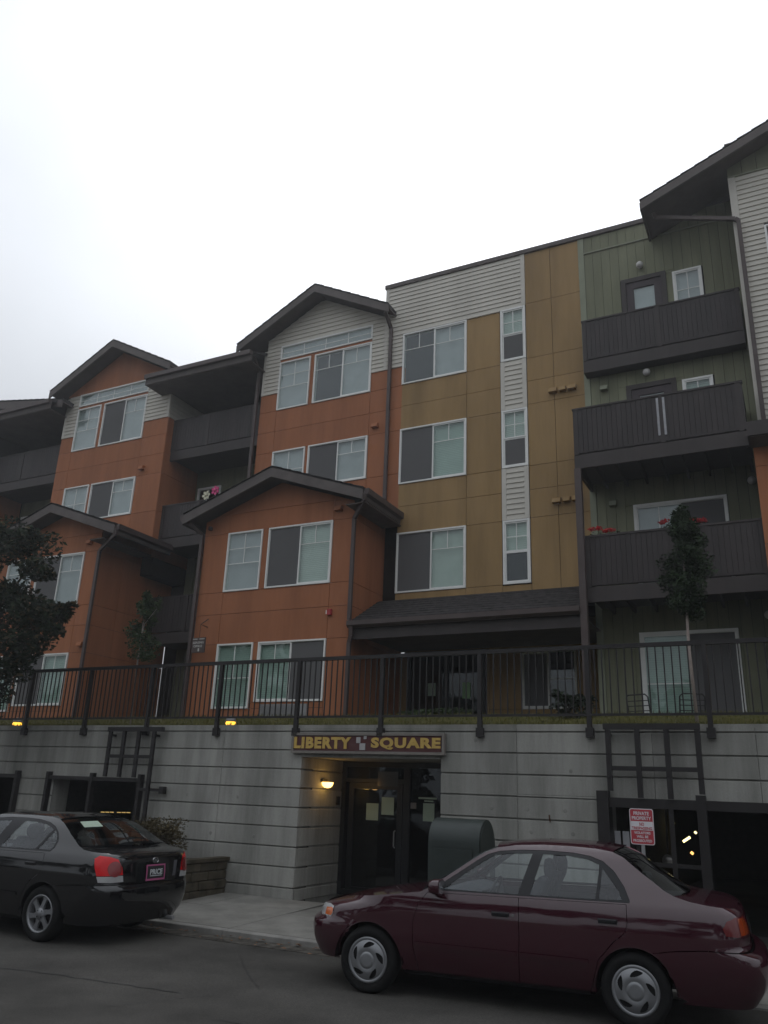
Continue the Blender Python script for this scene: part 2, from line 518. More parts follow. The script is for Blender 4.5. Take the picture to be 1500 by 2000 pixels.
def screen_mat():
    m = bpy.data.materials.new('screen_mesh'); m.use_nodes = True
    n, l = m.node_tree.nodes, m.node_tree.links
    n.clear()
    o = n.new('ShaderNodeOutputMaterial'); tr = n.new('ShaderNodeBsdfTransparent'); df = n.new('ShaderNodeBsdfDiffuse')
    df.inputs[0].default_value = (.165, .162, .162, 1)
    mx = n.new('ShaderNodeMixShader'); mx.inputs[0].default_value = .72
    l.new(tr.outputs[0], mx.inputs[1]); l.new(df.outputs[0], mx.inputs[2]); l.new(mx.outputs[0], o.inputs[0])
    return m
SCREENM = screen_mat()

# ================================================================== THE SETTING: ground, road, kerb, pavement
ground = part('ground', MB().box(-400, 400, -400, 400, -1.2, -.04), mat('far_ground', (.09, .085, .07), .95, .2, .3, .1), kind='structure')
road = MB()
for i in range(60):
    x0, x1 = -60 + i * 2, -58 + i * 2
    road.add([(x0, -3, 0), (x1, -3, 0), (x1, 4, .02), (x0, 4, .02), (x1, 9.47, 0), (x0, 9.47, 0)], [(0, 1, 2, 3), (3, 2, 4, 5)])
road = part('road', road, ROAD, kind='structure', smooth=True)
def road_z(y): return .02 * (1 - (y - 4) / 5.47) if y > 4 else .02
crk = MB(); rc_ = random.Random(12)
for (a, b, w) in (((-8.9, 5.9), (-7.2, 6.6), .012), ((-7.2, 6.6), (-5.4, 6.75), .008), ((-6.1, 8.6), (-4.9, 7.3), .006), ((-12, 6.9), (-8.4, 7.05), .010), ((-4.6, 6.2), (-2.9, 6.45), .007), ((-5.6, 5.9), (-5.1, 6.9), .006)):
    n = 22; pv = None
    for k in range(n + 1):
        t = k / n
        x = a[0] + (b[0] - a[0]) * t + rc_.uniform(-.02, .02); y = a[1] + (b[1] - a[1]) * t + rc_.uniform(-.025, .025)
        ww = w * rc_.uniform(.5, 1.3)
        q = [(x, y - ww, road_z(y) + .004), (x, y + ww, road_z(y) + .004)]
        if pv: crk.add([pv[0], q[0], q[1], pv[1]], [(0, 1, 2, 3)])
        pv = q
part('road_cracks', crk, mat('tar_crack', (.03, .029, .028), .8, .2, 20), kind='structure', recalc=False)
KY, KZ, WY = 9.48, .075, 12.15
kerb = thing('kerb', 'x', 'x', (-6, KY, 0)); del kerb['label'], kerb['category']; kerb['kind'] = 'structure'
for i in range(24):
    x0 = -31 + i * 1.5
    if x0 > -3.6: break
    o = part('kerb_stone', MB().box(x0 + .004, x0 + 1.496, KY, KY + .16, -.05, KZ), KERB, kerb)
    bevel(o, .012, 2)
part('gutter', MB().box(-31, -3.6, KY - .32, KY - .002, -.03, .008), mat('gutter_grime', (.085, .078, .068), .95, .3, 7, .1, bump=.3), kerb)
part('dropped_kerb', MB().box(-3.6, 6, KY, KY + .16, -.05, .018), KERB, kerb)
walk = thing('sidewalk', 'x', 'x', (-6, 10.8, 0)); del walk['label'], walk['category']; walk['kind'] = 'structure'
SW0 = KY + .165
for i in range(24):
    x0 = -31 + i * 1.5
    if x0 > -3.6: break
    for (y0, y1) in ((SW0, 10.95), (10.95, WY + (1.6 if -7.65 < x0 + .75 < -5.0 else 0))):
        za, zb = (.075 + (y - SW0) * .0295 for y in (y0, min(y1, 12.2)))
        j = random.uniform(-.003, .003)
        o = part('sidewalk_slab', MB().add([(x0 + .005, y0 + .005, za + j), (x0 + 1.495, y0 + .005, za + j), (x0 + 1.495, y1 - .005, zb + j), (x0 + .005, y1 - .005, zb + j),
                 (x0 + .005, y0 + .005, -.05), (x0 + 1.495, y0 + .005, -.05), (x0 + 1.495, y1 - .005, -.05), (x0 + .005, y1 - .005, -.05)],
                 [(0, 1, 2, 3), (4, 7, 6, 5), (0, 4, 5, 1), (1, 5, 6, 2), (2, 6, 7, 3), (3, 7, 4, 0)]), PAVE, walk)
part('driveway_apron', MB().add([(-3.1, SW0, .02), (6, SW0, .02), (6, WY, .13), (-3.1, WY, .13), (6, 24, -.6), (-3.1, 24, -.6)], [(0, 1, 2, 3), (3, 2, 4, 5)]), PAVE, walk)

# lawn behind the retaining wall, rising to the building
lawn = MB(); NX, NY = 130, 22
def lz(x, y):
    t = min(1, max(0, (y - 12.5) / 2.8))
    dip = 0.0                                     # sunken patio before the sage green wall
    if x > -3.4:
        d = min(1, max(0, (y - 15.25) / .3)); dip = .42 * d * d * (3 - 2 * d)
    return 2.87 + .42 * t * t * (3 - 2 * t) + .02 * noise.noise(Vector((x * 1.3, y * 1.3, 0))) - dip
for j in range(NY + 1):
    for i in range(NX + 1):
        x, y = -30 + 36 * i / NX, 12.42 + 6.2 * j / NY
        lawn.v.append((x, y, lz(x, y)))
for j in range(NY):
    for i in range(NX):
        a = j * (NX + 1) + i
        lawn.f.append([a, a + 1, a + NX + 2, a + NX + 1]); lawn.m.append(0)
lawn = part('lawn', lawn, GRASS, kind='structure', smooth=True)
gb = MB(); rg = random.Random(3)
for k in range(11000):
    x, y = rg.uniform(-17.5, .6), 12.46 + 2.6 * rg.random() ** 1.6
    z = lz(x, y); a = rg.uniform(0, 6.28); h = rg.uniform(.03, .075) * (1.5 if rg.random() < .06 else 1); w = rg.uniform(.006, .012)
    dx, dy = math.cos(a) * w, math.sin(a) * w
    lx, ly = rg.uniform(-.03, .03), rg.uniform(-.03, .03)
    gb.add([(x - dx, y - dy, z), (x + dx, y + dy, z), (x + lx, y + ly, z + h)], [(0, 1, 2)])
part('grass', gb, mat('grass_blade', (.095, .085, .027), .9, .35, 4, .1, col2=(.07, .08, .025)), kind='stuff', recalc=False)

# ================================================================== RETAINING WALL
wall = thing('retaining_wall', 'grey board-marked concrete retaining wall with horizontal grooves below the railing', 'wall', (-8, WY, 0))
GRV = [.0, .305, .61, .915, 1.22, 1.525, 1.83, 2.135, 2.44, 2.745, 2.855]
GTOP = 1.86
OPEN = [(-7.65, -5.12, -1, 2.33), (-2.58, 6, -1, GTOP), (-13.35, -11.1, .55, 1.86), (-18.2, -14.35, .55, 1.86)]
JOINTS = [-24, -21.3, -18.5, -16.1, -13.9, -11.0, -9.3, -7.65, -5.12, -3.9, -1.95, -.62, 1.8, 4]
wb = MB()
for (a, b, c, d) in rect_minus((-26, 4, -.1, 2.80), [(-7.70, -5.12, -1, 2.34)] + OPEN[1:]):
    wb.box(a, b, WY + .034, WY + .42, c, d)
part('concrete_core', wb, CONC, wall)
for k in range(len(GRV) - 1):
    z0, z1 = GRV[k] + .010, GRV[k + 1] - (.010 if k < 9 else 0)
    for j in range(len(JOINTS) - 1):
        for (a, b, c, d) in rect_minus((JOINTS[j] + .0015, JOINTS[j + 1] - .0015, z0, z1), OPEN):
            if b - a < .02: continue
            dy = random.uniform(-.002, .002)
            o = part('concrete_course', MB().box(a, b, WY + dy, WY + .055, c, d), CONC, wall)
            if b - a > .1 and d - c > .05: bevel(o, .006, 1)
part('coping', MB().box(-26, 4, WY + .001, WY + .43, 2.80, 2.853), CONC, wall)
# entrance reveal on the left and lintel
for k in range(8):
    z0, z1 = GRV[k] + .014, min(GRV[k + 1] - .014, 2.33)
    z0 = max(z0, .12)
    bevel(part('concrete_course', MB().box(-7.70, -7.65, WY + .053, 13.6, z0, z1), CONC, wall), .006, 1)
part('reveal_core', MB().box(-8.0, -7.672, WY + .43, 13.9, 0, 2.5), CONC, wall)
part('reveal_core', MB().box(-5.12, -4.8, WY + .43, 13.9, 0, 2.5), CONC, wall)
part('entry_ceiling', MB().box(-7.67, -5.12, WY + .03, 14.0, 2.335, 2.45), CONC, wall)
# tie holes and a rusty pin
for (x, z) in [(-4.55, 2.62), (-4.0, 2.2), (-3.6, 2.2), (-3.1, 2.2), (-4.3, 1.66), (-3.75, 1.66), (-3.2, 1.66), (-3.7, 1.36), (-3.1, 1.36), (-8.9, 1.66), (-10, 1.66), (-9.4, 1.05), (-8.5, 1.05)]:
    part('tie_hole', MB().lathe([(.0, -.004), (.022, -.004), (.03, 0)], 10, (x, WY, z), 'y'), mat('tie_plug', (.24, .235, .215), .9), wall)
part('rusty_pin', MB().tube([(-3.43, WY - .012, 1.60), (-3.42, WY - .012, 1.50)], .009, 6), mat('rust', (.09, .035, .015), .9, .3), wall)

# vent opening grille and garage interior
def grille(xs, x0, x1, z0, z1, label, knobs, name='steel_grille'):
    g = thing(name, label, 'grille', ((x0 + x1) / 2, WY, z0), None)
    part('head_rail', MB().box(x0, x1, WY - .10, WY - .005, z1 - .07, z1), STEEL, g)
    part('sill_rail', MB().box(x0, x1, WY - .10, WY - .005, z0, z0 + .07), STEEL, g)
    for x in xs:
        part('upright', MB().box(x - .035, x + .035, WY - .115, WY - .012, z0 - .02, z1 + (.07 if x in knobs else .002)), STEEL, g)
    return g
grille([-13.42, -12.26, -11.06], -13.45, -11.03, .5, 1.90, 'black steel grille over the dark opening behind the black sedan', (-13.42, -12.26, -11.06))
grille([-14.3, -15.6, -17], -18.2, -14.26, .5, 1.90, 'black steel grille at the left edge of the concrete wall', (-14.3,))
gm_ = thing('garage', 'dark parking garage mouth behind the maroon sedan', 'garage', (0, WY, 0))
gi = MB()
gi.box(-3.2, -3.0, WY + .43, 26, -1, 2.4); gi.box(-3.2, 8, 26, 26.2, -1, 2.4); gi.box(8, 8.2, WY + .43, 26, -1, 2.4)
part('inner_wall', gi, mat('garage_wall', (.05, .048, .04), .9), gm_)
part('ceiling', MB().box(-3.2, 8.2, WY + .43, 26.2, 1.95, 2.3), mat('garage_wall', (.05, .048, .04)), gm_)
for (x, z, y, L, dz, m_) in ((-2.82, 1.40, 19.6, .03, .08, TUBEON), (-2.62, 1.10, 20, .15, .10, TUBEON), (-2.46, 1.24, 20.3, .03, .03, TUBEON), (-2.53, .83, 20, .05, -.04, TUBEAMB)):
    part('tube_light', MB().bar((x - L / 2, y, z - dz / 2), (x + L / 2, y, z + dz / 2), .05), m_, gm_)
g2 = thing('parking_level', 'dark parking level seen through the grille behind the black sedan', 'garage', (-12.2, WY + .5, 0))
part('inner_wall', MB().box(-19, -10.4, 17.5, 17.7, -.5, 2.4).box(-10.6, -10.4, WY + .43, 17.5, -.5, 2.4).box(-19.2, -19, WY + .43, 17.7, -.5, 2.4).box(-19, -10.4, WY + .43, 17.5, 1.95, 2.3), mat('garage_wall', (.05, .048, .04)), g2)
for k in range(6):
    x = -15.75 + k * .150 + (.08 if k > 2 else 0)
    part('tube_light', MB().box(x, x + .085, 15.95, 16.0, 1.108 + k * .005, 1.124 + k * .005), TUBEDIM, g2)

# garage frame and trellises
gf = thing('garage_gate_frame', 'heavy dark steel frame around the garage mouth', 'gate frame', (-1, WY, 0))
part('gate_post', MB().box(-2.72, -2.56, WY - .14, WY + .1, .05, 1.95), STEEL, gf)
part('head_beam', MB().box(-2.56, 4, WY - .11, WY + .1, 1.74, 1.865), STEEL, gf)
part('gate_post', MB().box(-1.42, -1.30, WY - .13, WY - .02, .1, 1.93), STEEL, gf)
for x in (-2.2, -1.75):
    part('gate_bar', MB().box(x - .03, x + .03, WY - .09, WY - .03, .1, 1.74), STEEL, gf)
part('lower_beam', MB().box(-2.56, -1.42, WY - .08, WY - .02, 1.02, 1.07), STEEL, gf)
def trellis(xs, z1, zs, bottoms, over, label, low=None):
    t = thing('trellis', label, 'trellis', (xs[0], WY - .1, 1.9), 'steel trellises on the retaining wall')
    for x, zb in zip(xs, bottoms):
        part('upright', MB().box(x - .035, x + .035, WY - .165, WY - .118, zb, z1 - .05), STEEL, t)
    part('top_rail', MB().box(xs[0] - .06, xs[-1] + over, WY - .175, WY - .105, z1 - .05, z1 + .03), STEEL, t)
    for z in zs:
        for a, b in zip(xs[:-1], xs[1:]):
            part('cross_bar', MB().box(a + .036, b - .036, WY - .16, WY - .12, z - .03, z + .03), STEEL, t)
    for x in (xs[0], xs[-1]):
        part('standoff', MB().box(x - .02, x + .02, WY - .117, WY - .003, z1 - .14, z1 - .10), STEEL, t)
    if low:
        part('low_bar', MB().box(low[0], low[1], WY - .117, WY - .07, low[2] - .025, low[2] + .025), STEEL, t)
        part('end_knob', MB().box(low[1] - .06, low[1] + .03, WY - .14, WY - .04, low[2] - .06, low[2] + .06), STEEL, t)
trellis([-11.88, -11.53, -11.17, -10.80], 2.78, [2.28], [1.91, 1.91, 1.91, 1.0], .20, 'black steel trellis with one long leg, above the grille by the black sedan', (-11.02, -10.48, 1.71))
trellis([-2.52, -2.12, -1.73, -1.33], 2.82, [2.25], [1.95, 1.87, 1.87, 1.94], .04, 'black steel trellis grid above the garage mouth at right')

# ================================================================== GUARD RAIL on the wall
rail = thing('guard_railing', 'black steel picket railing along the top of the concrete wall', 'railing', (-8, 12.1, 2.7))
FY = 12.10
posts = [-15.98, -14.36, -12.70, -11.10, -9.46, -7.78, -6.16, -4.46, -2.79, -1.16, .5]
part('top_rail', MB().box(-18, 2, FY - .028, FY + .028, 3.925, 3.985), STEEL, rail)
part('bottom_rail', MB().box(-18, 2, FY - .016, FY + .016, 2.965, 3.0), STEEL, rail)
pm = None
for x in posts:
    if pm is None:
        pm = part('post', MB().box(x - .032, x + .032, FY - .034, FY + .034, 2.78, 3.925).box(x - .055, x + .055, FY - .04, FY + .047, 2.665, 2.80), STEEL, rail)
        cz = WLOC[pm.name]
    else:
        link('post', pm.data, rail, (x, cz.y, cz.z))
km = None
for a, b in zip(posts[:-1], posts[1:]):
    for k in range(1, 15):
        x = a + (b - a) * k / 15
        if x > .9: continue
        if km is None:
            km = part('picket', MB().box(x - .0085, x + .0085, FY - .0085, FY + .0085, 3.0, 3.925), STEEL, rail); kz = WLOC[km.name]
        else:
            link('picket', km.data, rail, (x, kz.y, kz.z))

# ================================================================== APARTMENT BUILDING
B = thing('apartment_building', 'four-storey apartment building with orange, mustard and sage green walls, gables and balconies', 'building', (-10, 17, 2.9))
FL = [3.0, 5.78, 8.56, 11.34]
HD = [5.03, 7.81, 10.59, 13.37]
def wallobj(name, mb):
    return part(name, mb, CORE, B)
def gable_clip(cx, zr, pitch):        # stay below the roof planes
    return [(pitch, 1, zr + pitch * cx), (-pitch, 1, zr - pitch * cx)]
def gable_roof(cx, ridge, half, pitch, yf, yb, th, over_left=None, mtl=None, gutter_r=False, gutter_l=False, half_r=None):
    """two thick slopes with a barge board at the front, a soffit below and shingle courses on top"""
    hr = half_r or half
    rf = part('gable_roof', MB().prism([(cx - half, ridge - pitch * half), (cx, ridge), (cx + hr, ridge - pitch * hr), (cx + hr, ridge - pitch * hr - .07), (cx, ridge - .07), (cx - half, ridge - pitch * half - .07)],
              lambda u, v, d: (u, d, v), yf + .02, yb), SHINGLE, B)
    for s, hh in ((-1, half), (1, hr)):
        pl = [(cx, ridge - .045), (cx + s * hh, ridge - .045 - pitch * hh), (cx + s * hh, ridge - .045 - pitch * hh - th), (cx, ridge - .045 - th)]
        part('barge_board', MB().prism(pl, lambda u, v, d: (u, d, v), yf, yf + .045), FASCIA, rf)
        pl = [(cx, ridge - .075), (cx + s * hh, ridge - .075 - pitch * hh), (cx + s * hh, ridge - .12 - pitch * hh), (cx, ridge - .12)]
        part('soffit', MB().prism(pl, lambda u, v, d: (u, d, v), yf + .05, yb - .02), SOFFIT, rf)
        # shingle edge courses
        n = int(hh / .28)
        for k in range(n):
            t0, t1 = k / n, (k + 1) / n
            a, b = cx + s * hh * t0, cx + s * hh * t1
            za, zb = ridge - pitch * hh * t0, ridge - pitch * hh * t1
            part('shingle_course', MB().prism([(a, za + .004), (b, zb + .022), (b, zb + .002), (a, za + .001)], lambda u, v, d: (u, d, v), yf - .012, yb), SHINGLE, rf)
    for s, hh, on in ((-1, half, gutter_l), (1, hr, gutter_r)):
        if on:
            x = cx + s * hh; z = ridge - pitch * hh
            part('gutter', MB().prism([(0, 0), (.12 * s, .02), (.12 * s, -.12), (.03 * s, -.15), (0, -.15)], lambda u, v, d: (x + u, d, z - .03 + v), yf + .05, yb), PIPE, rf)
            part('eave_board', MB().box(x - .03, x + .03, yf + .046, yb, z - .045 - th, z - .13), FASCIA, rf)
    return rf
def downspout(pts, w=.085):
    mb = MB()
    for a, b in zip(pts[:-1], pts[1:]):
        mb.bar(a, b, w, w * .8, up=(0, 1, 0))
    o = part('downspout', mb, PIPE, B)
    for (x, y, z) in pts[1:-1:2]:
        pass
    return o
def hood(x, Y, z, m, w=.17, h=.13, d=.13):
    mb = MB().prism([(0, h), (-d * .75, h * .82), (-d, 0), (-d * .9, -.004), (0, 0)], lambda u, v, t: (x + t, Y + u, z + v), -w / 2, w / 2)
    return part('vent_hood', mb, m, B)

SL_DL = lambda r='blind', l='screen': [(0, .5, 0, 1, l, 'top2', False), (.5, 1, 0, 1, r, 'top2', True)]
SL_LD = lambda l='blindg', r='screen': [(0, .5, 0, 1, l, 'top2', True), (.5, 1, 0, 1, r, 'top2', False)]
FIX = lambda s='blind': [(0, 1, 0, 1, s, 'grid4', False)]

def bay_block(dx, top_gable, tree):
    """one orange stack: low gabled bay in front, tall gabled wall behind"""
    X = lambda x: x + dx
    lcx, ucx = (X(-10.91), X(-10.99)) if dx == 0 else (X(-10.91) + .45, X(-10.99) + .32)
    # ---- lower bay, two storeys, Y = 15.58
    Y = 15.58
    xl, xr_ = X(-13.15), X(-8.83)
    w1 = wallobj('bay_wall', MB().prism([(xl + .04, 2.8), (xr_ - .04, 2.8), (xr_ - .04, 8.05), (lcx, 8.78), (xl + .04, 8.0)], lambda u, v, d: (u, d, v), Y + .2, 18.4))
    L1, M1 = (X(-12.39), X(-11.35), 3.52, 5.03), (X(-11.20), X(-9.38), 3.66, 5.03)
    L2, M2 = (X(-12.39), X(-11.35), 6.31, 7.82), (X(-11.17), X(-9.37), 6.31, 7.82)
    holes = [L1, M1, L2, M2]
    tile(w1, 'cladding_panel', ORANGE, 'y', Y, (xl, xr_, 2.95, 9.2), us=(X(-12.39), X(-9.37)), vs_=(5.03, 5.76, 6.31, 7.82, 8.32), holes=holes, clip=gable_clip(lcx, 8.98, .355))
    tile(w1, 'cladding_panel', ORANGE, 'x', xr_, (Y + .023, 18.3 if dx == 0 else 18.6, 2.95, 8.2), us=(16.5,), vs_=(5.03, 5.76, 6.31, 7.82), clip=())
    part('corner_trim', MB().box(xr_ - .001, xr_ + .012, Y - .006, Y + .022, 2.95, 8.05), ORANGE, w1)
    window(B, Y, *L2, FIX('curtain'))
    window(B, Y, *M2, SL_DL('blind' if dx == 0 else 'curtain'))
    window(B, Y, *L1, FIX('blindg'))
    window(B, Y, *M1, SL_LD('blindg') if dx == 0 else [(0, .5, 0, 1, 'screen', 'top2', False), (.5, 1, 0, 1, 'blindg', 'top2', True)])
    gable_roof(lcx, 9.24, 2.61, .355, 15.08, 17.3, .235, gutter_r=True, gutter_l=True, half_r=2.56)
    # frieze below the gutters at the right
    part('eave_soffit', MB().box(X(-8.83) + .02, X(-8.3), 15.15, 17.0, 7.98, 8.01), SOFFIT, B)
    downspout([(lcx + 2.60, 15.12, 8.18), (lcx + 2.58, 15.14, 8.04), (X(-8.78), 15.52, 7.78), (X(-8.78), 15.52, 5.4 if dx == 0 else 2.95)])
    downspout([(lcx - 2.52, 15.2, 8.14), (X(-13.17), 15.50, 7.85), (X(-13.17), 15.50, 2.95)])
    # ---- tall wall behind, Y = 17
    Y = 17.0
    xl, xr_ = X(-12.88), X(-8.36)
    cx, rz_, pt = ucx, 15.36, .535
    w2 = wallobj('tall_wall', MB().prism([(xl + .04, 7.5), (xr_ - .06, 7.5), (xr_ - .06, 13.6), (cx, 14.7), (xl + .04, 13.6)], lambda u, v, d: (u, d, v), Y + .2, 20))
    L3, M3 = (X(-12.30), X(-11.25), 9.39, 10.59), (X(-11.15), X(-9.34), 9.39, 10.59)
    L4, M4 = (X(-12.31), X(-11.28), 11.86, 13.37), (X(-11.14), X(-9.33), 11.86, 13.37)
    TR = (X(-12.31), X(-9.33), 13.46, 13.90)
    holes = [L3, M3, L4, M4, TR]
    clip = gable_clip(cx, rz_ - .22, pt)
    sid = 12.41
    tile(w2, 'cladding_panel', ORANGE, 'y', Y, (xl, xr_, 8.0, sid), us=(X(-12.31), X(-9.33)), vs_=(9.39, 10.59, 11.22, 11.86), holes=holes)
    mid = (X(-12.31), X(-9.33), sid, 13.90)
    if top_gable == 'cream':
        for reg in ((xl + .09, X(-12.31), sid, 13.90), (X(-9.33), X(-8.80), sid, 13.90)):
            laps(w2, SIDING, 'y', Y, reg, clip=clip)
        laps(w2, SIDING, 'y', Y, (xl + .09, X(-8.80), 13.90, 15.1), clip=clip)
    else:
        for reg in ((xl + .09, X(-12.31), sid, 13.90), (X(-9.33), xr_ - .09, sid, 13.90)):
            laps(w2, SIDING, 'y', Y, reg, clip=clip)
        part('corner_board', MB().box(xr_ - .088, xr_, Y - .018, Y + .02, sid, 13.6), CREAMTRIM, w2)
        tile(w2, 'cladding_panel', ORANGE, 'y', Y, (xl, xr_, 13.90, 15.2), us=(cx,), clip=clip)
    part('corner_board', MB().box(xl, xl + .088, Y - .018, Y + .02, sid, 13.85), CREAMTRIM, w2)
    # filler panels between the windows
    tile(w2, 'cladding_panel', ORANGE, 'y', Y + .004, mid, holes=holes, gap=.0)
    tile(w2, 'cladding_panel', ORANGE, 'x', xr_, (Y + .023, 20, 8.0, sid), vs_=(9.39, 10.59, 11.22, 11.86))
    if dx:
        laps(w2, SIDING, 'x', xr_, (Y + .023, 19, sid, 13.6))
    window(B, Y, *L4, FIX('curtain')); window(B, Y, *M4, SL_DL('curtain', 'screenb' if dx else 'dark'))
    window(B, Y, *TR, [(0, 1, 0, 1, 'curtain', 'tr', False)], fw=.04)
    window(B, Y, *L3, [(0, 1, 0, 1, 'curtain', 'cross', False)]); window(B, Y, *M3, SL_DL('curtain', 'screenb' if dx else 'screen'))
    gable_roof(cx, rz_, 2.56, pt, 16.48, 22, .215, half_r=2.56 if dx else 2.36)
    hood(X(-9.12), Y, 10.76, ORANGE)
    hood(X(-9.22), 15.58, 8.02, ORANGE)
    if dx: hood(X(-8.86) - .1, 15.58, 5.18, ORANGE)
    return w1, w2
PERIOD = -7.93
bay_block(0, 'cream', True)
bay_block(PERIOD, 'orange', True)
part('porch_spot', MB().lathe([(.0, .08), (.05, .08), (.06, .0), (0, 0)], 12, (-12.94, 15.50, 7.95), 'z'), BROWN, B)
downspout([(-12.98, 16.6, 13.55), (-12.98, 16.92, 13.15), (-12.98, 16.92, 8.35)])
downspout([(-8.74, 16.55, 13.9), (-8.74, 16.92, 13.6), (-8.74, 16.92, 8.2)])
# fire alarm bell box, air conditioner
fa = part('fire_alarm', MB().box(-9.36, -9.26, 15.50, 15.575, 5.55, 5.68), mat('alarm_red', (.40, .03, .035), .4), B)
part('strobe', MB().box(-9.39, -9.362, 15.51, 15.57, 5.57, 5.66), WHITE, fa)
ac = part('air_conditioner', MB().box(-10.97, -9.74, 15.52, 15.575, 3.22, 3.60), GREYMETAL, B)
for k in range(11):
    part('louvre', MB().box(-10.93, -9.98, 15.508, 15.519, 3.25 + k * .031, 3.267 + k * .031), GREYMETAL, ac)

# ---- mustard block, Y = 17
Y = 17.0
mw_ = wallobj('mustard_wall', MB().box(-8.9, -3.72, Y + .2, 22, 5.75, 15.0))
WIN = [(-8.40, -6.60, 6.31, 7.81), (-8.40, -6.60, 9.09, 10.59), (-8.40, -6.60, 11.87, 13.37)]
COLW = (-5.71, -5.06, 6.30, 13.40)
tile(mw_, 'cladding_panel', MUSTARD, 'y', Y, (-8.40, -5.72, 6.10, 13.38), us=(-6.60,), vs_=(6.31, 7.81, 8.50, 9.09, 10.59, 11.25, 11.87), holes=WIN)
tile(mw_, 'cladding_panel', MUSTARD, 'y', Y, (-5.05, -3.69, 6.10, 14.91), us=(-4.40,), vs_=(7.82, 8.50, 9.09, 10.67, 11.28, 11.90, 13.44))
tile(mw_, 'cladding_panel', MUSTARD, 'y', Y, (-5.72, -5.05, 6.0, 6.29))
laps(mw_, SIDING, 'y', Y, (-8.86, -5.16, 13.40, 14.91))
laps(mw_, SIDING, 'y', Y, (-8.86, -8.41, 12.42, 13.40))
part('corner_board', MB().box(-8.96, -8.862, Y - .02, Y + .3, 12.42, 14.912), CREAMTRIM, mw_)
part('corner_board', MB().box(-5.158, -5.05, Y - .02, Y + .02, 13.41, 14.912), CREAMTRIM, mw_)
part('drip_board', MB().box(-8.86, -5.72, Y - .03, Y + .02, 13.378, 13.398), CREAMTRIM, mw_)
for (a, b) in ((7.82, 9.10), (10.61, 11.92)):
    laps(mw_, SIDING, 'y', Y, (-5.60, -5.17, a, b))
    part('corner_board', MB().box(-5.71, -5.602, Y - .02, Y + .02, a, b), CREAMTRIM, mw_)
    part('corner_board', MB().box(-5.168, -5.06, Y - .02, Y + .02, a, b), CREAMTRIM, mw_)
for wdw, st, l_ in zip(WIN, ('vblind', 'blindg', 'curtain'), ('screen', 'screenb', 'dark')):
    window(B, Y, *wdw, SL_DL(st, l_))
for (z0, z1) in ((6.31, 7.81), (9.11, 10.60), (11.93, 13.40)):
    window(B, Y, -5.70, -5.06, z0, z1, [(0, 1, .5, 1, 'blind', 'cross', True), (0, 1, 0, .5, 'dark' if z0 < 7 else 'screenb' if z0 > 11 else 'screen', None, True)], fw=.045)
part('parapet_cap', MB().box(-8.99, -.1, Y - .05, 22, 14.915, 15.03), FASCIA, mw_)
for z in (10.83, 8.08):
    for x in (-4.42, -4.19, -3.97):
        hood(x, Y, z, MUSTARD, w=.15 if x == -4.19 else .19)
# ---- ground floor entry recess
gw = wallobj('entry_wall', MB().box(-8.8, -3.6, 18.45, 20, 2.8, 6))
tile(gw, 'cladding_panel', MUSTARD, 'y', 18.25, (-8.83, -3.72, 3.0, 5.78), us=(-6.5,), vs_=(5.1,), holes=[(-5.72, -4.44, 3.72, 5.03), (-8.58, -6.58, 3.0, 5.12)])
window(B, 18.25, -5.72, -4.44, 3.72, 5.03, [(0, .5, 0, 1, 'screen', 'h', True), (.5, 1, 0, 1, 'dark', 'h', False)])
ed = part('entry_door', frame_mb(MB(), 18.25, -8.58, -6.58, 3.0, 5.12, .07, -.03, .08).box(-7.62, -7.52, 18.22, 18.33, 3.07, 5.05), FRAMEDARK, B)
for (a, b) in ((-8.51, -7.62), (-7.52, -6.65)):
    part('door_pane', MB().box(a, b, 18.26, 18.268, 3.07, 5.05), DOORGLASS, ed)
part('door_interior', MB().box(-8.51, -6.65, 18.36, 18.37, 3.07, 5.05), ROOMDARKNESS, ed)  # dark sheet painted as the unlit space behind the door
part('notice', MB().box(-8.05, -7.85, 18.24, 18.244, 4.05, 4.35), PAPER, ed)
part('notice', MB().box(-7.16, -6.96, 18.24, 18.244, 3.98, 4.35), mat('green_notice', (.30, .50, .26), .7), ed)
part('recess_soffit', MB().box(-8.82, -3.6, 15.65, 18.24, 5.14, 5.17), SOFFIT, B)
# canopy
cn = part('canopy_roof', MB().prism([(15.56, 5.34), (17.0, 6.14), (17.0, 6.06), (15.56, 5.26)], lambda u, v, d: (d, u, v), -8.82, -3.66), SHINGLE, B)
n = 9
for k in range(n):
    t0, t1 = k / n, (k + 1) / n
    part('shingle_course', MB().prism([(15.55 + 1.44 * t0, 5.365 + .8 * t0), (15.55 + 1.44 * t1, 5.345 + .8 * t1), (15.55 + 1.44 * t0, 5.345 + .8 * t0)], lambda u, v, d: (d, u, v), -8.815, -3.665), SHINGLE, cn)
part('gutter', MB().prism([(15.55, 5.36), (15.43, 5.37), (15.43, 5.27), (15.50, 5.22), (15.55, 5.22)], lambda u, v, d: (d, u, v), -8.80, -3.66), PIPE, cn)
part('fascia', MB().box(-8.82, -3.66, 15.60, 15.65, 4.98, 5.25), BROWN, cn)
part('ceiling', MB().box(-8.82, -3.66, 15.66, 17.0, 5.18, 5.2), SOFFIT, cn)
downspout([(-8.70, 15.47, 5.24), (-8.70, 15.50, 5.05), (-8.76, 15.53, 4.9), (-8.76, 15.53, 3.2)])

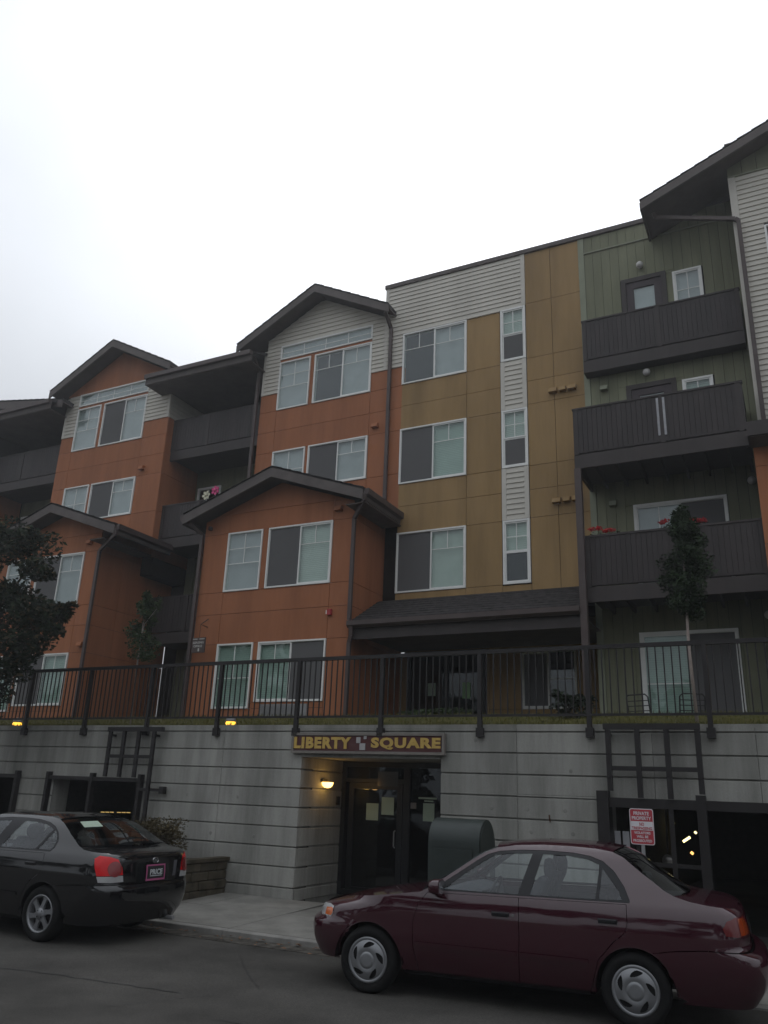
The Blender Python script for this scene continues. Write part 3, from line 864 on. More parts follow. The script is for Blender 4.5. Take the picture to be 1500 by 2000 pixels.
# ---- sage green wall with balconies, Y = 17
grw = wallobj('green_wall', MB().box(-3.68, .4, Y + .25, 22, 2.8, 14.9))
D4, W4 = (-2.72, -1.71, 11.34, 13.45), (-1.57, -.94, 11.9, 13.37)
D3, W3 = (-2.76, -1.69, 8.56, 10.67), (-1.57, -.94, 9.12, 10.59)
S2, S1 = (-2.78, -.92, 5.78, 7.83), (-2.83, -.97, 3.02, 5.08)
holes = [D4, W4, D3, W3, S2, S1]
bx = [-3.55 + .203 * k for k in range(19)]
tile(grw, 'siding_board', GREEN, 'y', Y, (-3.55, .3, 2.95, 14.45), us=bx, holes=holes, gap=.007)
tile(grw, 'siding_board', GREEN, 'y', Y, (-3.55, .3, 14.47, 14.91), us=bx, gap=.007)
part('drip_board', MB().box(-3.55, .2, Y - .03, Y + .01, 14.44, 14.475), GREENTRIM, grw)
part('corner_board', MB().box(-3.69, -3.552, Y - .022, Y + .02, 2.95, 14.912), GREENTRIM, grw)
def brown_door(d, lite):
    a, b, c, z1 = d
    o = part('balcony_door', frame_mb(MB(), Y, a, b, c, z1, .11, -.035, .06), BROWN, B)
    lf = part('door_leaf', frame_mb(MB(), Y, a + .115, b - .115, c + .02, z1 - .115, .16, -.005, .045), DOORPAINT, o)
    part('door_pane', MB().box(a + .27, b - .27, Y + .015, Y + .022, c + .17, z1 - .27), GLASS, o)
    part('curtain', MB().box(a + .27, b - .27, Y + .05, Y + .055, c + .17, z1 - .27), CURTAIN, o)
brown_door(D4, 1); brown_door(D3, 1)
window(B, Y, *W4, [(0, 1, .32, 1, 'curtain', 'cross', True), (0, 1, 0, .32, 'curtain', None, True)], fw=.045)
window(B, Y, *W3, [(0, 1, .32, 1, 'blindg', 'cross', True), (0, 1, 0, .32, 'curtain', None, True)], fw=.045)
for S, st in ((S2, 'curtain'), (S1, 'blindg')):
    a, b, c, d = S
    window(B, Y, a, b, c, d, [(0, .52, 0, 1, st, 'top2' if S is S2 else 'h', True), (.5, 1, 0, 1, 'screen', None, False)], fw=.06)
def globe(x, z):
    o = part('porch_light', MB().lathe([(.0, .03), (.05, .03), (.05, 0), (0, 0)], 12, (x, 16.965, z), 'y'), GREYMETAL, B)
    part('globe', MB().lathe([(.082 * math.sin(math.pi * k / 10), -.082 * math.cos(math.pi * k / 10)) for k in range(11)], 16, (x, 16.88, z - .02), 'z'), GLOBE, o, smooth=True)
globe(-2.25, 13.72); globe(-2.28, 10.90); globe(-.4, 5.3); globe(-.42, 8.05)
hood(-3.24, Y, 10.65, GREENTRIM, w=.16); hood(-3.19, Y, 7.85, GREENTRIM, w=.15)
def board_rail(name, x0, x1, Yf, zf, top, posts_, ret=None, bw=.098, gap=.006, shadow=True):
    bal = part(name, MB().box(x0, x1, Yf - .03, Yf + .03, zf - .30, zf), BROWN, B)
    part('cap_rail', MB().box(x0 - .01, x1 + .01, Yf - .05, Yf + .05, top - .04, top), BROWN, bal)
    part('bottom_rail', MB().box(x0, x1, Yf - .012, Yf + .03, zf + .02, zf + .07), BROWN, bal)
    n = int((x1 - x0) / bw); st = (x1 - x0) / n; me = None
    for k in range(n):
        x = x0 + (k + .5) * st
        if me is None:
            o = part('rail_board', MB().box(x - st / 2 + gap / 2, x + st / 2 - gap / 2, Yf - .032, Yf - .013, zf + .03, top - .04), BROWN2, bal); me = o.data; z_ = WLOC[o.name]
        else:
            link('rail_board', me, bal, (x, z_.y + random.uniform(-.0015, .0015), z_.z))
    if ret:
        part('rail_backing', MB().box(x0 + .01, x1 - .01, Yf - .0125, Yf - .006, zf + .03, top - .041), BROWN2, bal)
    for p in posts_:
        part('rail_post', MB().box(p - .045, p + .045, Yf - .014, Yf + .05, zf, top - .04).box(p - .045, p + .045, Yf - .045, Yf - .033, zf, top - .04), BROWN, bal)
    return bal
# top floor: shallow
b4 = board_rail('balcony', -3.62, -.22, 16.72, 11.34, 12.40, (-3.57, -1.93, -.27), ret=True)
part('deck', MB().box(-3.62, -.22, 16.75, 16.99, 11.04, 11.32), BROWN, b4)
# third floor: deep, with a return at the right
b3 = board_rail('balcony', -3.66, -.36, 15.60, 8.56, 9.62, (-3.6, -1.885, -.45), ret=True)
part('deck', MB().box(-3.66, -.36, 15.63, 16.97, 8.40, 8.545), BROWN, b3)
for x in (-3.66, -.42):
    part('rim_beam', MB().box(x, x + .06, 15.63, 16.97, 8.24, 8.40), BROWN, b3)
for s in (-.39, -3.63):
    part('side_rail', MB().box(s - .02, s + .02, 15.64, 16.97, 9.58, 9.62).box(s - .01, s + .01, 15.64, 16.97, 8.58, 9.57), BROWN2, b3)
for x in (-1.945, -1.825):
    part('pale_strip', MB().box(x - .022, x + .022, 15.552, 15.566, 8.72, 9.54), mat('pale_strip', (.40, .40, .42), .5), b3)
for k in range(7):
    part('joist', MB().box(-3.3 + k * .42, -3.26 + k * .42, 15.64, 16.96, 8.26, 8.395), BROWN, b3)
# second floor: deep, runs into the next bay
b2 = board_rail('balcony', -3.55, -.28, 15.74, 5.78, 6.84, (-3.5, -1.9, -.32), ret=True)
part('deck', MB().box(-3.55, -.28, 15.77, 16.97, 5.62, 5.765), BROWN, b2)
for k in range(7):
    part('joist', MB().box(-3.3 + k * .42, -3.26 + k * .42, 15.78, 16.96, 5.48, 5.615), BROWN, b2)
for (z0, z1) in ((5.80, 8.24), (2.95, 5.48)):
    part('balcony_post', MB().box(-3.66, -3.53, 15.50, 15.63, z0, z1), PIPE, B)
part('balcony_post', MB().box(-3.66, -3.53, 15.50, 15.63, 5.481, 5.799), PIPE, B)

# ---- right-hand bay with lap siding, Y = 16.2
Y = 16.2
rw = wallobj('right_bay_wall', MB().box(-.16, 6, Y + .2, 22, 8.0, 16))
WR = (.41, 2.2, 12.2, 13.45)
laps(rw, SIDING, 'y', Y, (-.02, 3.2, 8.48, 14.86), exp=.122, holes=[WR])
part('corner_board', MB().box(-.17, -.022, Y - .03, Y + .06, 8.48, 14.86), CREAMTRIM, rw)
tile(rw, 'siding_board', GREEN, 'y', Y, (-.17, 3.2, 14.90, 17), us=[-.17 + .3 * k for k in range(12)], clip=[(-.42, 1, 15.28)])
part('drip_board', MB().box(-.17, 3.2, Y - .035, Y + .01, 14.862, 14.897), GREENTRIM, rw)
window(B, Y, *WR, SL_DL('curtain'))
rr = part('gable_roof', MB().prism([(-1.97, 14.53), (3.5, 16.83), (3.5, 16.74), (-1.97, 14.44)], lambda u, v, d: (u, d, v), 15.72, 22), SHINGLE, B)
part('barge_board', MB().prism([(-1.97, 14.50), (3.5, 16.80), (3.5, 16.58), (-1.97, 14.29)], lambda u, v, d: (u, d, v), 15.68, 15.725), FASCIA, rr)
part('soffit', MB().prism([(-1.95, 14.43), (3.5, 16.725), (3.5, 16.68), (-1.95, 14.385)], lambda u, v, d: (u, d, v), 15.73, 21.9), SOFFIT, rr)
part('eave_board', MB().box(-2.0, -1.955, 15.73, 16.93, 14.30, 14.5), FASCIA, rr)
for k in range(18):
    a, b = -1.99 + k * .3, -1.69 + k * .3
    part('shingle_course', MB().prism([(b, 14.53 + .4205 * (b + 1.97) + .004), (a, 14.53 + .4205 * (a + 1.97) + .024), (a, 14.53 + .4205 * (a + 1.97) + .002), (b, 14.53 + .4205 * (b + 1.97) + .001)], lambda u, v, d: (u, d, v), 15.67, 22), SHINGLE, rr)
downspout([(-1.75, 16.0, 14.36), (-1.72, 16.1, 14.28), (-.12, 16.10, 13.72), (-.06, 16.11, 13.66), (-.06, 16.11, 8.5)])
Y = 15.6
rl = wallobj('right_bay_wall', MB().box(-.27, 6, Y + .2, 20, 2.8, 8.2))
tile(rl, 'cladding_panel', ORANGE, 'y', Y, (-.30, 3, 2.95, 8.25), us=(.6,), vs_=(5.03, 5.76, 6.31, 7.82))
el = part('eave_roof', MB().prism([(15.08, 8.30), (16.6, 8.85), (16.6, 8.78), (15.08, 8.23)], lambda u, v, d: (d, u, v), -.36, 4), SHINGLE, B)
part('fascia', MB().box(-.36, 4, 15.04, 15.078, 8.22, 8.50).box(-.36, -.32, 15.08, 16.15, 8.22, 8.50), BROWN, el)
part('soffit', MB().box(-.32, 4, 15.08, 15.62, 8.2, 8.225), SOFFIT, el)

# ---- recessed balconies between the orange stacks
def recess(x0, x1, last=False):
    yb = 18.6
    rc = wallobj('recess_wall', MB().box(x0 - .5, x1 + .5, yb + .05, 22, 2.8, 13.9))
    holes = [(x0 + .1, x0 + 1.0, FL[2] + .9, 10.60), (x1 - 1.2, x1 - .3, 5.8, 7.85), (x1 - 1.9, x1 - .6, 12.0, 13.0), (x1 - 1.2, x1 - .3, 3.0, 5.1), (x0 + 1.2, x0 + 2.4, 3.2, 5.0)]
    tile(rc, 'siding_board', GREEN, 'y', yb, (x0, x1, 2.95, 13.5), us=[x0 + .3 * k for k in range(1, 14)], vs_=(5.7, 8.5, 11.25), holes=holes, gap=.007)
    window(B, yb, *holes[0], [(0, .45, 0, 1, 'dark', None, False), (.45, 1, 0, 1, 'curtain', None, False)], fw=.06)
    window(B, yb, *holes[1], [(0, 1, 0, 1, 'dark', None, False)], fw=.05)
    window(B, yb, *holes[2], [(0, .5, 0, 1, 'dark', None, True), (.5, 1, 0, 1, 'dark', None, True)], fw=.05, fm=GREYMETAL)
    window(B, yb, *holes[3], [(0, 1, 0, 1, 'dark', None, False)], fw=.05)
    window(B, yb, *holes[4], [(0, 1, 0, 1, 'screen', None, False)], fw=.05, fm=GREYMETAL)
    for z, rail_y in ((11.34, 17.30), (8.56, 17.28), (5.78, 17.28)):
        bal = board_rail('balcony', x0 + .01, x1 - .01, rail_y, z, z + 1.04, [x0 + .05, (x0 + x1) / 2 - .35, x1 - .06])
        part('deck', MB().box(x0 + .01, x1 - .01, rail_y + .03, yb - .01, z - .22, z - .015), BROWN, bal)
    # shed eave over the top balcony
    ev = part('shed_roof', MB().prism([(16.30, 13.50), (19.5, 14.9), (19.5, 14.82), (16.30, 13.42)], lambda u, v, d: (d, u, v), x0 - .42, x1 + .1), SHINGLE, B)
    part('fascia', MB().box(x0 - .42, x1 + .1, 16.26, 16.298, 13.20, 13.49).box(x0 - .42, x0 - .38, 16.30, 16.97, 13.20, 13.47), FASCIA, ev)
    part('gutter', MB().box(x0 - .40, x1 + .1, 16.16, 16.258, 13.37, 13.50), PIPE, ev)
    part('soffit', MB().box(x0 - .38, x1 + .08, 16.30, 18.6, 13.18, 13.205), SOFFIT, ev)
recess(-16.28, -12.89)
recess(-24.2, -20.82)
# ---- far left end of the building
fl_ = wallobj('far_wall', MB().box(-32, -24.25, 17.2, 22, 2.8, 13.6))
laps(fl_, SIDING, 'y', 17.0, (-30, -24.3, 12.2, 13.5)); 
tile(fl_, 'cladding_panel', ORANGE, 'y', 17.0, (-30, -24.24, 2.95, 12.2), us=(-27,), vs_=(5.03, 7.82, 9.39, 11.22))
tile(fl_, 'cladding_panel', ORANGE, 'x', -24.22, (17.03, 18.6, 2.95, 12.2), vs_=(5.03, 7.82, 9.39, 11.22))
part('corner_board', MB().box(-24.3, -24.22, 16.97, 17.03, 12.2, 13.5), CREAMTRIM, fl_)
gable_roof(-26.6, 14.62, 6.1, .165, 16.5, 22, .26)

# ================================================================== ENTRANCE in the wall
en = thing('entrance_door', 'dark glazed street entrance set back under the name sign', 'door', (-6.4, 13.6, .15))
EY = 13.60
part('door_frame', frame_mb(MB(), EY, -7.66, -5.12, .12, 2.33, .09, -.03, .08).box(-6.42, -6.30, EY - .03, EY + .08, .21, 2.24).box(-7.57, -6.42, EY - .02, EY + .06, 1.98, 2.04).box(-6.30, -5.21, EY - .02, EY + .06, .21, .36), FRAMEDARK, en)
dl = part('door_leaf', frame_mb(MB(), EY, -7.50, -6.44, .16, 1.97, .10, -.02, .03), FRAMEDARK, en)
part('door_handle', MB().tube([(-6.56, EY - .03, 1.2), (-6.56, EY - .07, 1.18), (-6.56, EY - .07, .95), (-6.56, EY - .03, .93)], .012, 8), GREYMETAL, dl)
for (a, b, c, d) in ((-7.40, -6.54, .26, 1.87), (-7.57, -6.42, 2.05, 2.24), (-6.30, -5.21, .36, 2.24)):
    part('door_pane', MB().box(a, b, EY + .01, EY + .018, c, d), DOORGLASS, en)
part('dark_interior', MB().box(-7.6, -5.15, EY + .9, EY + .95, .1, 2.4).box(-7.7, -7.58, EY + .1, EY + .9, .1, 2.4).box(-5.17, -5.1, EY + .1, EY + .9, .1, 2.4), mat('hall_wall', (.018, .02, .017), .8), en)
for (a, b, c, d, m_) in ((-7.15, -6.91, 1.35, 1.63, PAPER), (-6.85, -6.61, 1.45, 1.74, PAPER), (-6.05, -5.84, 1.38, 1.67, PAPER), (-6.14, -5.80, 1.735, 1.765, PAPER), (-6.29, -6.18, 1.57, 1.67, mat('dim_notice', (.20, .18, .17), .7)), (-6.03, -5.86, 1.695, 1.715, PAPER)):
    part('notice', MB().box(a, b, EY - .034, EY - .031, c, d) if a > -6.9 and b < -6.5 and False else MB().box(a, b, EY + .002, EY + .006, c, d), m_, en)
part('painted_reflection', MB().box(-6.93, -6.53, EY - .0235, EY - .021, 1.92, 2.17), mat('painted_reflection', (.05, .055, .06), .2, .05, 4, .5), en)  # grey patch painted in place of a reflection in the door glass
part('intercom', MB().box(-7.648, -7.62, 13.38, 13.47, 1.58, 1.72), STEEL, en)
lamp = thing('wall_lamp', 'lit amber bowl lamp on the left concrete reveal of the entrance', 'lamp', (-7.65, 12.88, 1.93))
part('back_plate', MB().box(-7.648, -7.60, 12.80, 12.96, 1.95, 2.0), STEEL, lamp)
prof = [(.0, -.075), (.04, -.07), (.075, -.05), (.095, -.015), (.10, .02), (.0, .022)]
part('lamp_bowl', MB().lathe(prof, 20, (-7.55, 12.88, 1.93), 'z'), LAMPON, lamp, smooth=True)
ld = bpy.data.lights.new('lamp_glow', 'POINT'); ld.energy = 1.5; ld.color = (1, .55, .18); ld.shadow_soft_size = .08
lo = bpy.data.objects.new('lamp_glow', ld); COL.objects.link(lo); lo.location = (-7.42, 12.80, 1.93)

# ---- name sign
def text_mesh(txt, size, extrude=.004, bold=.0, spacing=1.0):
    cu = bpy.data.curves.new('lettering', 'FONT')
    cu.body = txt; cu.size = size; cu.extrude = extrude; cu.offset = bold; cu.space_character = spacing
    cu.resolution_u = 3
    ob = bpy.data.objects.new('lettering', cu)
    COL.objects.link(ob)
    dg = bpy.context.evaluated_depsgraph_get()
    me = bpy.data.meshes.new_from_object(ob.evaluated_get(dg))
    bpy.data.objects.remove(ob); bpy.data.curves.remove(cu)
    vs_ = [v.co.copy() for v in me.vertices]; fs = [list(p.vertices) for p in me.polygons]
    bpy.data.meshes.remove(me)
    return vs_, fs
def islands(vs_, fs):
    par = list(range(len(vs_)))
    def find(a):
        while par[a] != a:
            par[a] = par[par[a]]; a = par[a]
        return a
    for f in fs:
        for i in f[1:]:
            par[find(i)] = find(f[0])
    key = {}
    for i, v in enumerate(vs_):       # weld coincident points
        k = (round(v.x, 5), round(v.y, 5), round(v.z, 5))
        if k in key: par[find(i)] = find(key[k])
        key[k] = i
    # front/back/side of one letter share the outline position
    key = {}
    for i, v in enumerate(vs_):
        k = (round(v.x, 5), round(v.y, 5))
        if k in key: par[find(i)] = find(key[k])
        key[k] = i
    g = {}
    for f in fs: g.setdefault(find(f[0]), []).append(f)
    return g.values()
def put_text(txt, x0, x1, zc, h, place, m, parent, name='letter', bold=.0, each=True, ext=.004, spacing=1.0):
    """fits the word between x0..x1 with cap height h; place(u, v, d) -> world"""
    vs_, fs = text_mesh(txt, 1.0, ext, bold, spacing)
    mnx, mxx = min(v.x for v in vs_), max(v.x for v in vs_); mny, mxy = min(v.y for v in vs_), max(v.y for v in vs_)
    sx, sz = (x1 - x0) / (mxx - mnx), h / (mxy - mny)
    pv = [place(x0 + (v.x - mnx) * sx, zc - h / 2 + (v.y - mny) * sz, -v.z) for v in vs_]
    groups = islands(vs_, fs) if each else [fs]
    for g in groups:
        used = sorted({i for f in g for i in f}); ix = {i: k for k, i in enumerate(used)}
        mb = MB().add([pv[i] for i in used], [[ix[i] for i in f] for f in g])
        part(name, mb, m, parent)
ns = thing('name_sign', 'maroon sign with gold capitals LIBERTY SQUARE over the street entrance', 'sign', (-6.43, WY, 2.55))
SY = WY - .07
part('sign_board', MB().box(-7.76, -5.09, SY, WY - .002, 2.435, 2.675), SIGNRED, ns)
part('sign_frame', frame_mb(MB(), SY, -7.82, -5.03, 2.39, 2.72, .042, -.02, .06), SIGNWOOD, ns)
pf = lambda u, v, d: (u, SY - .006 + d, v)
put_text('LIBERTY', -7.775, -6.675, 2.56, .185, pf, GOLD, ns, bold=.05, ext=.006, spacing=1.14)
put_text('SQUARE', -6.31, -5.095, 2.555, .19, pf, GOLD, ns, bold=.05, ext=.006, spacing=1.14)
SQ = mat('sign_square', (.36, .35, .35), .5, .05, 9)
for (a, b, c, d) in ((-6.58, -6.505, 2.561, 2.652), (-6.445, -6.394, 2.622, 2.672), (-6.517, -6.413, 2.451, 2.556)):
    part('square', MB().box(a, b, SY - .012, SY - .001, c, d), SQ, ns)

# ---- hanging office sign
hs = thing('hanging_sign', 'small dark hanging sign reading LEASING OFFICE at the bay corner', 'sign', (-12.74, 15.3, 5.0))
part('sign_panel', MB().box(-12.93, -12.55, 15.29, 15.32, 4.80, 5.16), mat('office_sign', (.075, .055, .05), .5), hs)
part('bracket', MB().tube([(-12.74, 15.56, 5.66), (-12.74, 15.3, 5.48), (-12.74, 15.56, 5.46)], .012, 6).bar((-12.74, 15.3, 5.48), (-12.74, 15.3, 5.165), .008), BROWN, hs)
pf = lambda u, v, d: (u, 15.286 + d, v)
LET = mat('pale_letter', (.55, .53, .50), .5)
put_text('LEASING', -12.90, -12.58, 5.04, .055, pf, LET, hs, bold=.02, ext=.003)
put_text('OFFICE', -12.88, -12.62, 4.955, .055, pf, LET, hs, bold=.02, ext=.003)
part('emblem', MB().prism([(-.018, 0), (.018, 0), (.018, .045), (.03, .045), (0, .085), (-.03, .045), (-.018, .045)], lambda u, v, d: (-12.72 + u, 15.286 + d, 4.905 - v), -.003, .003), LET, hs)
part('top_line', MB().box(-12.91, -12.78, 15.284, 15.289, 5.115, 5.135).box(-12.72, -12.57, 15.284, 15.289, 5.115, 5.135), LET, hs)

# ---- private property sign
ps = thing('warning_sign', 'red and white PRIVATE PROPERTY sign in front of the garage mouth', 'sign', (-2.11, 11.98, 0))
PY = 11.95
def rrect(a, b, c, d, r, n=5):
    pts = []
    for (cx, cz, a0) in ((b - r, d - r, 0), (a + r, d - r, 90), (a + r, c + r, 180), (b - r, c + r, 270)):
        for k in range(n + 1):
            t = R(a0 + 90 * k / n); pts.append((cx + r * math.cos(t), cz + r * math.sin(t)))
    return pts
pl = lambda u, v, d: (u, PY + d, v)
part('sign_edge', MB().prism(rrect(-2.275, -1.965, 1.285, 1.735, .03), pl, 0, .004), WHITESIGN, ps)
part('red_panel', MB().prism(rrect(-2.265, -1.975, 1.295, 1.725, .024), pl, -.002, -.0005), REDSIGN, ps)
part('white_panel', MB().box(-2.262, -1.978, PY - .0045, PY - .0022, 1.465, 1.575), WHITESIGN, ps)
pf = lambda u, v, d: (u, PY - .0035 + d, v)
for (t, a, b, z, h, m_) in (('PRIVATE', -2.22, -2.02, 1.675, .045, WHITESIGN), ('PROPERTY', -2.245, -1.995, 1.615, .045, WHITESIGN), ('VIOLATORS', -2.225, -2.015, 1.432, .032, WHITESIGN), ('WILL BE', -2.195, -2.045, 1.385, .032, WHITESIGN), ('PROSECUTED', -2.24, -2.0, 1.335, .032, WHITESIGN)):
    put_text(t, a, b, z, h, pf, m_, ps, name='lettering', each=False, bold=.025, ext=.0008)
pf = lambda u, v, d: (u, PY - .006 + d, v)
for (t, a, b, z, h) in (('NO', -2.15, -2.09, 1.54, .042), ('TRESPASSING', -2.25, -1.99, 1.49, .036)):
    put_text(t, a, b, z, h, pf, REDSIGN, ps, name='lettering', each=False, bold=.025, ext=.0008)
part('sign_post', MB().box(-2.145, -2.10, PY + .006, PY + .04, .1, 1.72), GREYMETAL, ps)

# ---- pale boards and convex mirror inside the garage mouth
for (a, b, lab) in ((-2.555, -2.475, 'narrow pale board standing by the garage post, left of its twin'), (-2.445, -2.355, 'pale board standing beside the warning sign post')):
    tag(bevel(part('pale_board', MB().box(a, b, 12.28, 12.31, .12, 1.43), PALEBOARD, base=True), .004, 1), lab, 'board', 'pale boards by the garage mouth')
cmn = thing('traffic_mirror', 'small round convex mirror hanging inside the dark garage mouth', 'mirror', (-2.05, 13.5, 1.0))
part('mirror_face', MB().lathe([(.0, -.03), (.04, -.026), (.075, -.012), (.09, 0), (.09, .02), (.0, .02)], 20, (-2.05, 13.5, 1.02), 'y'), mat('mirror_face', (.42, .40, .38), .25, .05, 5, .5, metal=.6), cmn, smooth=True)
part('mirror_bracket', MB().bar((-2.05, 13.52, 1.1), (-2.03, 13.52, 1.96), .025), STEEL, cmn)

# ---- relay mailbox on the pavement
mbx = thing('mailbox', 'olive green round-topped mail relay box on the pavement beside the entrance', 'mailbox', (-4.52, 11.4, .13))
y0, y1, zt = 11.08, 11.70, 1.20
arch = [(y0, .18), (y0, zt)] + [((y0 + y1) / 2 - (y1 - y0) / 2 * math.cos(math.pi * k / 14), zt + .31 * math.sin(math.pi * k / 14)) for k in range(1, 14)] + [(y1, zt), (y1, .18)]
o = part('mailbox_body', MB().prism(arch, lambda u, v, d: (d, u, v), -4.84, -4.10), GREENSTEEL, mbx); auto_smooth(o, 40)
part('end_plate', MB().prism([((u - 11.39) * .93 + 11.39, (v - .8) * .95 + .8) for u, v in arch], lambda u, v, d: (d, u, v), -4.098, -4.085), mat('olive_steel_dark', (.022, .03, .026), .5), mbx)  # shade on this end face is put into its darker steel colour
part('door_panel', MB().box(-4.77, -4.19, y0 - .012, y0 - .001, .30, 1.12), GREENSTEEL, mbx)
part('lock', MB().lathe([(0, -.012), (.018, -.012), (.018, 0)], 12, (-4.26, y0 - .012, .75), 'y'), GREYMETAL, mbx)
part('door_seam', MB().box(-4.80, -4.16, y0 - .004, y0 - .0005, 1.145, 1.155), mat('olive_steel_dark', (.022, .03, .026), .5), mbx)
part('hinge', MB().tube([(-4.70, y0 - .014, .34), (-4.26, y0 - .014, .34)], .010, 6), GREENSTEEL, mbx)
for x in (-4.79, -4.15):
    for y in (11.13, 11.65):
        part('leg', MB().box(x - .025, x + .025, y - .025, y + .025, .09, .18), GREENSTEEL, mbx)

# ---- ground lamps on the lawn
for (x, y, lab) in ((-9.72, 12.85, 'round ground lamp glowing yellow in the grass below the leasing office window'), (-15.5, 12.85, 'round ground lamp glowing yellow in the grass at far left by the dark tree')):
    z = lz(x, y)
    g = thing('ground_lamp', lab, 'lamp', (x, y, z), 'ground lamps on the lawn')
    part('lamp_cap', MB().lathe([(.0, .20), (.05, .19), (.09, .15), (.105, .10), (.10, .095), (0, .095)], 16, (x, y, z), 'z'), GREYMETAL, g, smooth=True)
    part('lamp_glow_ring', MB().lathe([(.0, .094), (.085, .094), (.10, .06), (.085, .03), (0, .03)], 16, (x, y, z), 'z'), mat('ground_lamp_lit', (.9, .5, .1), .3, emit=(1, .55, .06), estr=1.7), g, smooth=True)
    part('stem', MB().tube([(x, y, z - .05), (x, y, z + .03)], .02, 8), STEEL, g)

# ---- pinwheel flowers on the third floor balcony
def pinwheel(x, y, z, m, lab, tilt):
    t = thing('pinwheel', lab, 'pinwheel', (x, y, z), 'flower pinwheels on the balcony')
    pet = MB()
    for k in range(6):
        a = R(60 * k + tilt); c, s = math.cos(a), math.sin(a)
        rim = [(.045, -.012), (.085, -.042), (.125, -.036), (.14, 0), (.125, .036), (.085, .042), (.045, .012)]
        pet = MB().prism(rim, lambda u, v, d, c=c, s=s: (x + u * c - v * s, y + d + .02 * math.sin(u * 20), z + u * s + v * c), -.004, .004)
        part('petal', pet, m, t)
    part('hub', MB().lathe([(0, -.03), (.035, -.02), (.045, 0), (0, .02)], 12, (x, y, z), 'y'), m, t, smooth=True)
    part('stick', MB().tube([(x, y + .03, z), (x, y + .05, z - .5)], .008, 6), WHITE, t)
pinwheel(-14.62, 17.15, 9.69, CREAMP, 'cream flower pinwheel on the third floor balcony rail', 10)
pinwheel(-14.31, 17.15, 9.80, PINK, 'pink flower pinwheel on the third floor balcony rail', 35)

# ---- geraniums on the second floor balcony
def blob_leaves(mb, c, rad, n, size, rng, flat=1.0):
    for k in range(n):
        u = rng.random() ** .45
        th, ph = rng.uniform(0, 6.283), math.acos(rng.uniform(-1, 1))
        p = Vector((c[0] + rad[0] * u * math.sin(ph) * math.cos(th), c[1] + rad[1] * u * math.sin(ph) * math.sin(th), c[2] + rad[2] * u * math.cos(ph)))
        s = size * rng.uniform(.6, 1.35)
        a = Vector((rng.gauss(0, 1), rng.gauss(0, 1), rng.gauss(0, .6))).normalized()
        b = a.cross(Vector((rng.gauss(0, 1), rng.gauss(0, 1), rng.gauss(0, 1)))).normalized()
        mb.add([p - a * s, p - b * s * .42 - a * s * .1, p + a * s * .95, p + b * s * .42 - a * s * .1], [(0, 1, 2, 3)])
rg = random.Random(11)
for (x0, x1, zz, lab) in ((-3.48, -2.86, 6.96, 'window box of red geraniums at the left end of the second floor balcony'), (-2.12, -1.95, 7.0, 'small pot of red geranium at the middle of the second floor balcony'), (-1.80, -1.25, 6.96, 'window box of red geraniums right of the young tree top')):
    t = thing('flower_box', lab, 'flower box', ((x0 + x1) / 2, 15.84, 6.62), 'geraniums on the balcony rail')
    part('planter_box', MB().box(x0, x1, 15.80, 15.94, 6.60, 6.78), mat('terracotta', (.16, .07, .04), .8), t)
    lv, fl2 = MB(), MB()
    n = max(2, int((x1 - x0) / .11))
    for k in range(n):
        cx = x0 + (x1 - x0) * (k + .5) / n
        blob_leaves(lv, (cx, 15.85, 6.85), (.09, .08, .09), 40, .028, rg)
        if rg.random() < .85 or n < 3:
            blob_leaves(fl2, (cx + rg.uniform(-.03, .03), 15.80, zz + rg.uniform(-.03, .05)), (.085, .06, .045), 90, .024, rg)
    part('leaves', lv, LEAF, t, kind='stuff', recalc=False)
    part('blooms', fl2, REDFL, t, kind='stuff', recalc=False)

# ---- patio chairs and low shrubs on the lawn
part('patio', MB().box(-3.38, -.32, 15.58, 16.98, 2.80, 2.915), PAVE, kind='structure')
def patio_chair(x, y, rz, lab):
    z = 2.915
    t = thing('patio_chair', lab, 'chair', (x, y, z), 'metal patio chairs on the terrace')
    c, s = math.cos(rz), math.sin(rz)
    P_ = lambda a, b, h: (x + a * c - b * s, y + a * s + b * c, z + h)
    for (a, b) in ((-.22, -.2), (.22, -.2), (-.22, .2), (.22, .2)):
        part('leg', MB().tube([P_(a * 1.1, b * 1.15, 0), P_(a, b, .40)], .012, 6), STEEL, t)
    part('seat', MB().add([P_(-.23, -.22, .40), P_(.23, -.22, .40), P_(.23, .22, .39), P_(-.23, .22, .39), P_(-.23, -.22, .42), P_(.23, -.22, .42), P_(.23, .22, .41), P_(-.23, .22, .41)], [(0, 3, 2, 1), (4, 5, 6, 7), (0, 1, 5, 4), (1, 2, 6, 5), (2, 3, 7, 6), (3, 0, 4, 7)]), STEEL, t)
    bk = MB().tube([P_(-.22, .2, .40), P_(-.22, .28, .74), P_(-.17, .29, .79), P_(.17, .29, .79), P_(.22, .28, .74), P_(.22, .2, .40)], .013, 6)
    for h in (.50, .59, .68):
        bk.tube([P_(-.215, .2 + (h - .4) * .22, h), P_(.215, .2 + (h - .4) * .22, h)], .009, 5)
    part('backrest', bk, STEEL, t)
patio_chair(-2.66, 16.1, R(160), 'black metal patio chair left of the pair behind the railing at right')
patio_chair(-1.88, 16.1, R(200), 'black metal patio chair right of the pair behind the railing at right')
